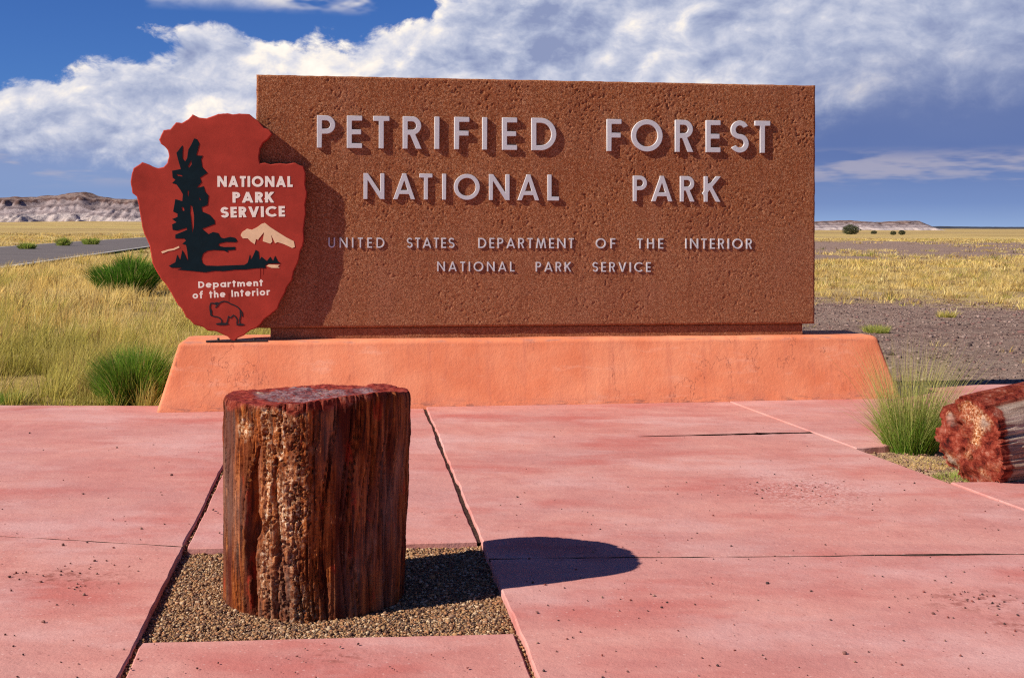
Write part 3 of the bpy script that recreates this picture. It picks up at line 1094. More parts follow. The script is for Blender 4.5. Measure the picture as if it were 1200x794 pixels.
# ------------------------------------------------------------------ plinth
def build_plinth():
    H, S = 0.59, 0.17
    x0, x1 = SP(183, 484, 0.0)[0], SP(1057, 464, 0.0)[0]
    depth = 1.0
    rows = []
    for z in np.concatenate([[-0.1], np.linspace(0, H - 0.05, 26)]):
        rows.append((z, S * max(z, 0) / H))
    for k in range(1, 8):
        a = k / 7 * PI / 2
        rows.append((H - 0.05 + 0.05 * math.sin(a), S * (H - 0.05) / H + 0.06 * (1 - math.cos(a))))
    per = []
    nx, ny, rc = 220, 40, 0.03

    def outline(ins):
        p = []
        ax0, ax1, ay0, ay1 = x0 + ins, x1 - ins, ins, depth - ins
        corners = [(ax0 + rc, ay0 + rc, PI, 1.5 * PI), (ax1 - rc, ay0 + rc, 1.5 * PI, 2 * PI), (ax1 - rc, ay1 - rc, 0, 0.5 * PI), (ax0 + rc, ay1 - rc, 0.5 * PI, PI)]
        for i, (cx, cy, a0, a1) in enumerate(corners):
            for k in range(5):
                a = a0 + (a1 - a0) * k / 4
                p.append((cx + rc * math.cos(a), cy + rc * math.sin(a)))
            nxt = corners[(i + 1) % 4]
            sx, sy = p[-1]
            ex, ey = nxt[0] + rc * math.cos(nxt[2]), nxt[1] + rc * math.sin(nxt[2])
            n = nx if i in (0, 2) else ny
            for k in range(1, n):
                p.append((sx + (ex - sx) * k / n, sy + (ey - sy) * k / n))
        return np.array(p)

    V = []
    for z, ins in rows:
        o = outline(ins)
        V.append(np.column_stack([o, np.full(len(o), z)]))
    n = len(V[0])
    V = np.vstack(V)
    # hand-trowelled wobble
    d = (fbm(V[:, 0] * 1.6, V[:, 1] * 1.6, V[:, 2] * 2.4, 4, 21) - 0.5) * 0.022
    cx, cy = (x0 + x1) / 2, depth / 2
    front = V[:, 1] < depth * 0.5
    V[:, 1] += np.where(front, d, -d)
    V[:, 2] += np.where(V[:, 2] > 0.5, (fbm(V[:, 0] * 1.3, V[:, 1] * 2, 0, 3, 25) - 0.5) * 0.02, 0)
    m = len(rows)
    idx = np.arange(m * n).reshape(m, n)
    q = np.stack([idx[:-1], np.roll(idx[:-1], -1, 1), np.roll(idx[1:], -1, 1), idx[1:]], -1).reshape(-1, 4)
    cap = idx[-1][None, :]
    me = np_mesh('plinth', V, [q, cap], None, True)
    o = link('sign_plinth', me, M['stucco'], None, O, (0, 0, TH))
    tag(o, 'long low orange stucco plinth under the brown sign', 'plinth')
    return H


PH = build_plinth()


# ================================================================== lettering
def _box(X, Y, x0, y0, x1, y1, t, ext=0.0):
    dx, dy = x1 - x0, y1 - y0
    ln = math.hypot(dx, dy)
    ux, uy = dx / ln, dy / ln
    px_, py_ = X - x0, Y - y0
    a = px_ * ux + py_ * uy
    b = -px_ * uy + py_ * ux
    return np.maximum(np.abs(b) - t / 2, np.maximum(-ext - a, a - ln - ext))


def _arc(X, Y, cx, cy, r, a0, a1, t):
    dx, dy = X - cx, Y - cy
    d = np.abs(np.hypot(dx, dy) - r) - t / 2
    if a1 - a0 >= 359.9:
        return d
    mid = R((a0 + a1) / 2)
    half = R((a1 - a0) / 2)
    ang = np.abs((np.arctan2(dy, dx) - mid + PI) % (2 * PI) - PI)
    return np.maximum(d, (ang - half) * r)


def glyph(ch, t):
    """-> width, strokes, clip to cap height?"""
    h = t / 2
    B, A = 'B', 'A'
    st = [(B, h, 0, h, 1)]

    def bowl(w, bot, Ro):
        yc = 1 - Ro
        cx = w - Ro
        return [(B, h, 1 - h, cx, 1 - h), (B, h, bot + h, cx, bot + h), (A, cx, (1 + bot) / 2, (1 - bot) / 2 - h, -90, 90)]
    if ch == 'I': return t, st, 1
    if ch == 'L': return 0.45, st + [(B, 0, h, 0.45, h)], 1
    if ch == 'E': return 0.47, st + [(B, 0, h, 0.47, h), (B, 0, 0.5, 0.44, 0.5), (B, 0, 1 - h, 0.47, 1 - h)], 1
    if ch == 'F': return 0.47, st + [(B, 0, 0.5, 0.45, 0.5), (B, 0, 1 - h, 0.47, 1 - h)], 1
    if ch == 'T': return 0.5, [(B, 0.25, 0, 0.25, 1), (B, 0, 1 - h, 0.5, 1 - h)], 1
    if ch == 'H': return 0.68, st + [(B, 0.68 - h, 0, 0.68 - h, 1), (B, h, 0.52, 0.68 - h, 0.52)], 1
    if ch == 'P': return 0.56, st + bowl(0.56, 0.43, 0.285), 1
    if ch == 'R': return 0.60, st + bowl(0.57, 0.43, 0.285) + [(B, 0.28, 0.50, 0.60 - h * 1.1, -0.03)], 1
    if ch == 'D': return 0.78, st + [(B, h, 1 - h, 0.28, 1 - h), (B, h, h, 0.28, h), (A, 0.28, 0.5, 0.5 - h, -90, 90)], 1
    if ch == 'O': return 1.0, [(A, 0.5, 0.5, 0.5 - h, 0, 360)], 1
    if ch == 'C': return 0.86, [(A, 0.5, 0.5, 0.5 - h, 46, 314)], 1
    if ch == 'S':
        r = (1 - t) / 4
        cx = r + h
        return 2 * r + t, [(A, cx, 1 - h - r, r, 25, 270), (A, cx, h + r, r, -155, 90)], 1
    if ch == 'U':
        r = 0.33 - h
        return 0.66, [(B, h, 0.33, h, 1), (B, 0.66 - h, 0.33, 0.66 - h, 1), (A, 0.33, 0.33, r, 180, 360)], 1
    if ch == 'N': return 0.80, st + [(B, 0.8 - h, 0, 0.8 - h, 1), (B, h * 1.1, 0.98, 0.8 - h * 1.1, 0.02, 'x')], 1
    if ch == 'A': return 0.84, [(B, h, 0, 0.42, 0.96, 'x'), (B, 0.84 - h, 0, 0.42, 0.96, 'x'), (B, 0.2, 0.28, 0.64, 0.28)], 1
    if ch == 'V': return 0.80, [(B, h, 1, 0.40, 0.05, 'x'), (B, 0.80 - h, 1, 0.40, 0.05, 'x')], 1
    if ch == 'M': return 1.0, [(B, h, 0, 0.22, 0.97, 'x'), (B, 1 - h, 0, 0.78, 0.97, 'x'), (B, 0.22, 0.97, 0.5, 0.08, 'x'), (B, 0.78, 0.97, 0.5, 0.08, 'x')], 1
    if ch == 'K': return 0.66, st + [(B, h, 0.40, 0.66 - h, 1.0, 'x'), (B, 0.25, 0.58, 0.66 - h, 0.0, 'x')], 1
    # lower case
    xr = 0.37
    r = xr - h
    if ch == 'o': return 0.74, [(A, xr, xr, r, 0, 360)], 0
    if ch == 'e': return 0.74, [(A, xr, xr, r, 0, 318), (B, h, xr, 0.74 - h * 0.6, xr)], 0
    if ch == 'a': return 0.76, [(A, xr, xr, r, 0, 360), (B, 0.76 - h, 0, 0.76 - h, 0.76)], 0
    if ch == 'p': return 0.76, [(A, 0.39, xr, r, 0, 360), (B, h, -0.34, h, 0.76)], 0
    if ch == 'r': return 0.44, [(B, h, 0, h, 0.75), (A, 0.34, 0.40, 0.34 - h, 65, 180)], 0
    if ch == 'n': return 0.60, [(B, h, 0, h, 0.75), (A, 0.30, 0.45, 0.30 - h, 0, 180), (B, 0.60 - h, 0, 0.60 - h, 0.45)], 0
    if ch == 'h': return 0.60, [(B, h, 0, h, 1.05), (A, 0.30, 0.45, 0.30 - h, 0, 180), (B, 0.60 - h, 0, 0.60 - h, 0.45)], 0
    if ch == 'm': return 1.0, [(B, h, 0, h, 0.75), (A, 0.27, 0.45, 0.27 - h, 0, 180), (B, 0.54 - h, 0, 0.54 - h, 0.45), (A, 0.73, 0.45, 0.27 - h, 0, 180), (B, 1 - h, 0, 1 - h, 0.45)], 0
    if ch == 't': return 0.44, [(B, 0.20, 0, 0.20, 1.0), (B, 0.0, 0.72, 0.44, 0.72)], 0
    if ch == 'f': return 0.46, [(B, 0.18, 0, 0.18, 0.80), (A, 0.40, 0.80, 0.22, 80, 180), (B, 0.0, 0.66, 0.42, 0.66)], 0
    if ch == 'i': return t, [(B, h, 0, h, 0.75), (B, h, 0.88, h, 0.88 + t)], 0
    raise ValueError(ch)


def contours(D, xs, ys):
    """zero contours of D[i,j] by marching squares, inside = negative"""
    nx, ny = D.shape
    seg = {}

    def key(i, j, e):     # edge ids: 0 along x from (i,j); 1 along y from (i,j)
        return (i, j, e)

    def pt(k):
        i, j, e = k
        if e == 0:
            a, b = D[i, j], D[i + 1, j]
            t = a / (a - b)
            return (xs[i] + (xs[i + 1] - xs[i]) * t, ys[j])
        a, b = D[i, j], D[i, j + 1]
        t = a / (a - b)
        return (xs[i], ys[j] + (ys[j + 1] - ys[j]) * t)
    S = D < 0
    cells = np.argwhere((S[:-1, :-1].astype(int) + S[1:, :-1] + S[:-1, 1:] + S[1:, 1:]) % 4 != 0)
    for i, j in cells:
        c = (S[i, j], S[i + 1, j], S[i + 1, j + 1], S[i, j + 1])
        eb, er, et, el_ = key(i, j, 0), key(i + 1, j, 1), key(i, j + 1, 0), key(i, j, 1)
        edges = [eb, er, et, el_]
        # walk with the inside on the left
        tr = []
        for k in range(4):
            a, b = c[k], c[(k + 1) % 4]
            if a and not b:
                tr.append(('out', edges[k]))
            elif b and not a:
                tr.append(('in', edges[k]))
        outs = [e for s_, e in tr if s_ == 'out']
        ins = [e for s_, e in tr if s_ == 'in']
        if len(outs) == 1:
            seg[outs[0]] = ins[0]
        else:
            # saddle: keep each corner apart
            for k in range(4):
                if c[k]:
                    seg[edges[k]] = edges[k - 1]
    loops = []
    while seg:
        s0 = next(iter(seg))
        lp = []
        k = s0
        while k in seg:
            lp.append(pt(k))
            k = seg.pop(k)
        loops.append(lp)
    return loops


def simplify(lp, eps):
    """drop points that lie on the line between their neighbours"""
    out = list(lp)
    changed = True
    while changed and len(out) > 8:
        changed = False
        res = []
        i = 0
        n = len(out)
        skip = False
        for i in range(n):
            if skip:
                skip = False
                res.append(out[i])
                continue
            a, b, c = out[i - 1], out[i], out[(i + 1) % n]
            dx, dy = c[0] - a[0], c[1] - a[1]
            ln = math.hypot(dx, dy) or 1e-9
            if abs((b[0] - a[0]) * dy - (b[1] - a[1]) * dx) / ln < eps:
                skip = True
                changed = True
            else:
                res.append(b)
        out = res
    return out


def curve_mesh(name, loops, depth, bevel=0.0):
    """filled, extruded 2D outline -> mesh standing in the x-z plane, back at y=0, front at y=-depth"""
    cu = bpy.data.curves.new(name, 'CURVE')
    cu.dimensions = '2D'
    cu.fill_mode = 'BOTH'
    cu.extrude = max(depth / 2 - bevel, 1e-5)
    cu.bevel_depth = bevel
    cu.bevel_resolution = 1
    cu.offset = -bevel
    for lp in loops:
        sp = cu.splines.new('POLY')
        sp.points.add(len(lp) - 1)
        sp.use_cyclic_u = True
        for p, (x, y) in zip(sp.points, lp):
            p.co = (x, y, 0, 1)
    ob = bpy.data.objects.new('tmp', cu)
    COL.objects.link(ob)
    dg = bpy.context.evaluated_depsgraph_get()
    me = bpy.data.meshes.new_from_object(ob.evaluated_get(dg))
    bpy.data.objects.remove(ob)
    bpy.data.curves.remove(cu)
    me.name = name
    n = len(me.vertices)
    co = np.empty(n * 3, np.float32)
    me.vertices.foreach_get('co', co)
    co = co.reshape(-1, 3)
    new = np.stack([co[:, 0], -(co[:, 2] + depth / 2), co[:, 1]], 1)
    me.vertices.foreach_set('co', new.ravel())
    me.materials.clear()
    me.update()
    return me


_gcache = {}


def glyph_mesh(ch, t, depth_rel, bevel_rel, res=64, rnd=0.0):
    k = (ch, t, depth_rel, bevel_rel)
    if k in _gcache:
        return _gcache[k]
    w, strokes, clip = glyph(ch, t)
    xs = np.arange(-0.12, w + 0.12, 1.0 / res)
    ys = np.arange(-0.45, 1.22, 1.0 / res)
    X, Y = np.meshgrid(xs, ys, indexing='ij')
    D = None
    for s_ in strokes:
        if s_[0] == 'B':
            d = _box(X, Y, *s_[1:5], t, 0.15 if len(s_) > 5 else 0.0)
        else:
            d = _arc(X, Y, *s_[1:], t)
        D = d if D is None else np.minimum(D, d)
    if clip:
        D = np.maximum(D, np.maximum(-Y, Y - 1.0))
    D = D - rnd + 1e-5
    loops = [simplify(l, 0.0022) for l in contours(D, xs, ys) if len(l) > 6]
    me = curve_mesh('letter_' + ch, loops, depth_rel, bevel_rel)
    _gcache[k] = (me, w)
    return _gcache[k]


# ------------------------------------------------------------------ the sign
SIGN_SB = 0.28                     # sign face behind the plinth foot


def build_sign():
    root = empty('park_sign', O + YA * SIGN_SB + Vector((0, 0, PH)), TH)
    tag(root, 'wide brown concrete park sign with raised grey lettering on orange plinth', 'sign')
    zo = PH
    x0 = SP(300, 240, SIGN_SB)[0]
    x1 = SP(955.5, 240, SIGN_SB)[0]
    zt = 0.5 * (SP(300, 88, SIGN_SB)[1] + SP(955, 99.5, SIGN_SB)[1]) - zo
    zb = SP(600, 382, SIGN_SB)[1] - zo
    T = 0.42
    c = 0.016
    step = 0.0072
    nx = int((x1 - x0 - 2 * c) / step)
    nz = int((zt - zb - 2 * c) / step)
    xs = np.linspace(x0 + c, x1 - c, nx)
    zs = np.linspace(zb + c, zt - c, nz)
    X, Z = np.meshgrid(xs, zs, indexing='ij')
    hz = (Z - zb) / (zt - zb)
    rough = 0.45 + 0.55 * np.clip((hz - 0.35) / 0.5 + 0.5 * (fbm(X * 1.2, Z * 1.2, 0, 3, 4) - 0.5), 0, 1)
    d = (fbm(X * 62, Z * 62, 0, 2, 14, 0.7) - 0.5) * 0.0036 * rough
    pit = np.clip(vnoise(X * 48, Z * 48, 0, 15) * 0.6 + 0.4 * vnoise(X * 90, Z * 90, 0, 18) - 0.66, 0, 1) * 0.06 * rough * np.clip((fbm(X * 2.6, Z * 2.6, 0, 3, 19) - 0.42) * 6, 0.1, 1)
    low = (fbm(X * 2.2, Z * 2.2, 0, 3, 16) - 0.5) * 0.004
    ed = np.minimum(np.minimum(X - xs[0], xs[-1] - X), np.minimum(Z - zs[0], zs[-1] - Z))
    k = np.clip(ed / 0.02, 0, 1)
    Yf = (-d + pit + low) * k
    V = [np.stack([X.ravel(), Yf.ravel(), Z.ravel()], 1)]
    idx = np.arange(nx * nz).reshape(nx, nz)
    q = [np.stack([idx[:-1, :-1], idx[1:, :-1], idx[1:, 1:], idx[:-1, 1:]], -1).reshape(-1, 4)]
    ring = np.concatenate([idx[:-1, 0], idx[-1, :-1], idx[:0:-1, -1], idx[0, :0:-1]])
    rp = V[0][ring].copy()
    # chipped arris then the flanks
    base = nx * nz
    cen = np.array([(x0 + x1) / 2, 0, (zb + zt) / 2])
    loops_ = [ring]
    for yy, ins in ((c * 0.35, c * 0.30), (c, 0.0), (T, 0.0)):
        p = rp.copy()
        gx = np.where(rp[:, 0] <= xs[0] + 1e-6, -1, np.where(rp[:, 0] >= xs[-1] - 1e-6, 1, 0))
        gz = np.where(rp[:, 2] <= zs[0] + 1e-6, -1, np.where(rp[:, 2] >= zs[-1] - 1e-6, 1, 0))
        chip = (fbm(rp[:, 0] * 14, rp[:, 2] * 14, 0, 3, 33) - 0.5) * 0.008 if yy < T else 0
        p[:, 0] += gx * (c - ins + chip)
        p[:, 2] += gz * (c - ins + chip)
        p[:, 1] = yy
        V.append(p)
        loops_.append(base + np.arange(len(p)))
        base += len(p)
    for a, b in zip(loops_[:-1], loops_[1:]):
        q.append(np.stack([a, b, np.roll(b, -1), np.roll(a, -1)], -1))
    cap = loops_[-1][None, :]
    me = np_mesh('panel', np.vstack(V), q + [cap], None, True)
    link('panel', me, M['sign'], root)
    # recessed footing under the panel
    fx0, fx1 = SP(317, 388, SIGN_SB + 0.04)[0], SP(940, 388, SIGN_SB + 0.04)[0]
    bm = bmesh.new()
    nseg = 160
    prof = [(0.035, -0.03), (0.035, zb - 0.014), (0.048, zb + 0.004)]
    rows = []
    for (yy, zz) in prof:
        rows.append([bm.verts.new((fx0 + (fx1 - fx0) * i / nseg, yy + 0.006 * (float(vnoise(i * 0.3, zz * 5)) - 0.5), zz)) for i in range(nseg + 1)])
    for a, b in zip(rows[:-1], rows[1:]):
        for i in range(nseg):
            bm.faces.new((a[i], a[i + 1], b[i + 1], b[i]))
    for s_, i in ((0, 0), (1, nseg)):
        bk = [bm.verts.new((rows[0][i].co.x, T - 0.04, -0.03)), bm.verts.new((rows[0][i].co.x, T - 0.04, zb + 0.004))]
        bm.faces.new((rows[0][i], bk[0], bk[1], rows[2][i], rows[1][i]))
    link('footing', bm_mesh('footing', bm), M['sign'], root)

    def place(ch, pxl, base_y, cap_px, t=0.155, pw=None):
        lx, lz = SP(pxl, base_y, SIGN_SB)
        _, lz2 = SP(pxl, base_y - cap_px, SIGN_SB)
        hgt = lz2 - lz
        big = cap_px > 20
        me_, w = glyph_mesh(ch, t, 0.098 if big else 0.15, 0.012, 64 if big else 44)
        sx = hgt
        if pw:
            sx = (SP(pxl + pw, base_y, SIGN_SB)[0] - lx) / w
        link('letter', me_, M['letter'], root, (lx, 0.003, lz - zo), None, (sx, hgt * (1.0 if big else 1.0), hgt))

    def base_row(pxa, ya, pxb, yb): return lambda p: ya + (yb - ya) * (p - pxa) / (pxb - pxa)
    b1 = base_row(371, 173.4, 901, 179.6)
    for ch, p in zip('PETRIFIED', (371.4, 406.4, 437.2, 471.8, 508.9, 532.0, 564.8, 588.0, 622.3)):
        place(ch, p, b1(p), 38.0)
    for ch, p in zip('FOREST', (710.4, 739.2, 790.4, 826.4, 855.6, 883.6)):
        place(ch, p, b1(p), 37.6)
    b2 = base_row(426, 233.4, 844, 236.8)
    for ch, p in zip('NATIONAL', (426, 460.8, 491.4, 518.0, 531.8, 572.8, 606.4, 641.4)):
        place(ch, p, b2(p), 30.4)
    for ch, p in zip('PARK', (741.3, 763.0, 796.4, 824.4)):
        place(ch, p, b2(p), 30.0)

    def run(word, a, b, base, cap, t=0.135):
        ws = [glyph(ch, t)[0] * cap for ch in word]
        gap = (b - a - sum(ws)) / (len(word) - 1)
        p = a
        for ch, wd in zip(word, ws):
            place(ch, p, base(p), cap, t, wd)
            p += wd + gap
    b3 = base_row(385, 290.2, 881, 291.6)
    for word, a, b in (('UNITED', 384.8, 450.6), ('STATES', 476.8, 532.6), ('DEPARTMENT', 560.6, 672.4), ('OF', 698.0, 721.0), ('THE', 747.0, 777.2), ('INTERIOR', 803.0, 881.2)):
        run(word, a, b, b3, 11.9)
    b4 = base_row(512, 317.8, 762, 318.6)
    for word, a, b in (('NATIONAL', 512.4, 602.8), ('PARK', 627.8, 669.2), ('SERVICE', 694.4, 762.4)):
        run(word, a, b, b4, 11.3)
    return root


build_sign()


# ------------------------------------------------------------------ arrowhead emblem
AR_SB = SIGN_SB - 0.105

ARROW = [(186.2, 160.9), (191.6, 149.6), (199.2, 148.9), (206.1, 140.7), (213, 141.4), (220.6, 137), (225.6, 131.3), (233.2, 135.1), (242, 136), (249.5, 133.2), (255.8, 130.7),
         (266.3, 130), (272.6, 131.3), (280.2, 130.3), (292.2, 131), (297.8, 135.7), (303.5, 139.5), (309.2, 147), (314.8, 148.9), (319.2, 154), (314.2, 160.3), (307.9, 165.3),
         (304.7, 171.6), (303.5, 180.4), (304.7, 188.6), (310.4, 188), (316.7, 189.9), (328, 188.6), (335.6, 189.5), (345.7, 188), (351.3, 191.1), (355.8, 191.8), (358.3, 200.6),
         (357.6, 213.2), (359.8, 222), (359.5, 227), (357.6, 237.7), (358.5, 247.7), (357, 256.6), (355.8, 267.9), (356.4, 276.7), (355.1, 285.5), (352, 291.8), (350.7, 300.6),
         (347.6, 308.2), (344, 316), (342.5, 325), (336, 334), (334.4, 340), (327.8, 351.9), (325.4, 359), (317, 366.2), (309.9, 371), (305.7, 377), (300.3, 381.8), (293.1, 384.2),
         (285.9, 390.2), (279, 393), (274.6, 397.2), (270.4, 395.4), (266.8, 391.4), (258.4, 387.8), (252.4, 385.4), (244, 384.8), (236.9, 380), (227.3, 377.6), (222.5, 372.2),
         (217.7, 368.6), (213, 359), (208.2, 354.3), (204.6, 348.3), (200.4, 340.5), (195, 331.5), (188, 323), (182.8, 314.5), (178.4, 305.7), (177.1, 296.9), (175.2, 285.5),
         (172.1, 278), (168.9, 271.7), (166.4, 262.9), (164.5, 250.3), (162.6, 238.9), (160.1, 227.6), (155.1, 223.8), (153.8, 216.3), (152.8, 210.6), (154, 202), (156.3, 194.3),
         (161.4, 191.1), (166.4, 187.3), (174, 189.9), (180.3, 193), (185.3, 194.3), (191.6, 193), (196, 188), (197.9, 180.4), (196.6, 173.5), (192.9, 169.1), (188.5, 165.9)]

TREE = [(213.6, 167.8), (206.7, 176.6), (208.6, 184.2), (211.8, 195.5), (201.7, 197.4), (202.3, 205.6), (205.5, 208.1), (201.7, 211.9), (206.7, 213.2), (211.8, 220.7), (214.3, 225),
        (213.6, 233.0), (205.5, 230.7), (202.9, 245.2), (208, 247.5), (208, 251.5), (201.7, 254), (206.7, 257.8), (201.7, 260.3), (202.3, 266.6), (208, 267.3), (219.0, 264.1),
        (219.3, 266.6), (205.5, 272.3), (205.5, 276.7), (215.5, 276.7), (218, 279.2), (213.6, 283), (218, 284.3), (219.3, 290.6), (220.6, 303.4), (217.6, 298.0), (215.5, 293), (213.6, 290.6),
        (211.1, 302.2), (207.6, 295.6), (205.5, 304.4), (197.9, 308.8), (200.4, 310.7), (214.0, 311.2), (208, 313.2), (225, 314.8), (240.5, 316.4), (252, 314.6), (262, 315.0), (275, 313.4), (288.3, 313.0),
        (300, 311.6), (311.5, 311.4), (311, 308.4), (314.5, 306.2), (329.3, 305.9), (325.5, 303.2), (322.4, 296.9), (319.9, 303.2), (316.7, 298.1), (312.9, 303.2), (306.6, 298.1), (304.1, 301.9), (302.9, 291.8), (299.7, 289.9),
        (296.6, 296.9), (294, 301.9), (292.8, 295.6), (290.3, 305), (286.5, 307.6), (255, 308.8), (241.5, 308.4), (237.4, 305.4), (236.1, 300.0), (238.0, 294.4), (243.0, 291.2), (250.0, 290.2), (262.6, 290.8),
        (266.3, 293), (267.6, 290.6), (275.8, 290), (275.8, 286.6), (262.6, 286.8), (256.3, 285.6), (256.5, 282.6), (264.6, 280.8), (276.4, 281.1), (278.3, 279.9), (275.8, 276.1),
        (270.1, 274.8), (262.6, 276.7), (258.4, 275.5), (255.8, 270.4), (249.5, 269.2), (244.5, 271.7), (237, 265.4), (252, 259.7), (251.4, 255.3), (245.8, 249), (237, 245.2),
        (236.3, 240.2), (243.2, 237.7), (244.5, 226.3), (240.7, 222.4), (238.8, 215.7), (230.6, 217.6), (236.3, 210.6), (234.4, 205.6), (243.2, 200), (237, 193), (235.7, 184.2),
        (237.6, 179.8), (230.0, 179.6), (233.8, 165.9), (230.6, 160.3), (227.5, 159.6), (224.3, 166.6), (220.6, 172.9), (219.3, 182.9), (216.8, 186.7), (213.9, 182.9), (214.3, 169.1)]
TREE_HOLES = [[(223.4, 237.5), (222.8, 246), (224.2, 256), (225.6, 270.5), (227.2, 262), (227.4, 250), (225.6, 240)], [(220.2, 219.5), (219.8, 226), (221.0, 228), (221.6, 222)],
              [(224.3, 184.6), (220.3, 192.6), (221.6, 194.0), (224.6, 190.2)], [(213.0, 240.0), (213.4, 244.4), (216.2, 244.2), (215.4, 240.4)], [(234.0, 228.6), (233.4, 231.6), (235.6, 232.0)],
              [(207.4, 201.6), (207.0, 203.0), (213.6, 204.2), (213.8, 202.8)]]
MOUNT = [(282.1, 272.9), (284, 269.2), (289.6, 265.4), (295.3, 266.6), (301.6, 263.5), (306.6, 259.7), (310.4, 258.5), (316.7, 263.5), (325.5, 269.2), (335.6, 275.5), (344.4, 279.9),
         (345.7, 286.8), (342.5, 288), (333.1, 283.6), (325.5, 281.1), (322.4, 282.4), (320.5, 278), (317.6, 272.4), (319.2, 280.5), (316.7, 283), (307.9, 279.9), (309.6, 269.2),
         (303.5, 276.7), (302.6, 278.6), (300.1, 277.3), (298.5, 283.6), (294, 280.5), (290.3, 276.7), (284.6, 276.7)]
RIVER = [(312.5, 308.8), (315.5, 307.2), (328, 307.6), (325.5, 309.5), (328, 311.3), (318, 311.2)]
STREAM = [(189.0, 292.2), (197, 289.6), (203, 288.6), (209.6, 285.6), (210.6, 287.4), (204, 290.4), (197.6, 291.4), (190.4, 294.4)]
BISON = [[(253.5, 354.5), (250.5, 352.6), (247.0, 352.6), (246.0, 356), (246.2, 361), (247.4, 366.5), (250.6, 368.0), (254.0, 368.4), (257.2, 369.6), (260.0, 372.4), (259.6, 376.4)],
         [(252.6, 357.2), (254.6, 355.8), (256.4, 353.2), (259.0, 351.0), (262.4, 350.2), (266.5, 351.0), (270.0, 353.2), (274.4, 354.8), (278.4, 357.0), (281.4, 360.2), (283.6, 363.4), (284.0, 367.6)],
         [(281.4, 361.0), (281.8, 367.0), (280.8, 372.0), (281.2, 376.6)], [(265.4, 376.0), (267.0, 372.0), (267.6, 368.0), (270.4, 369.6), (273.4, 366.6), (275.8, 368.0), (278.0, 371.4), (277.6, 376.2)]]


def ar(p): return SP(p[0], p[1], AR_SB)


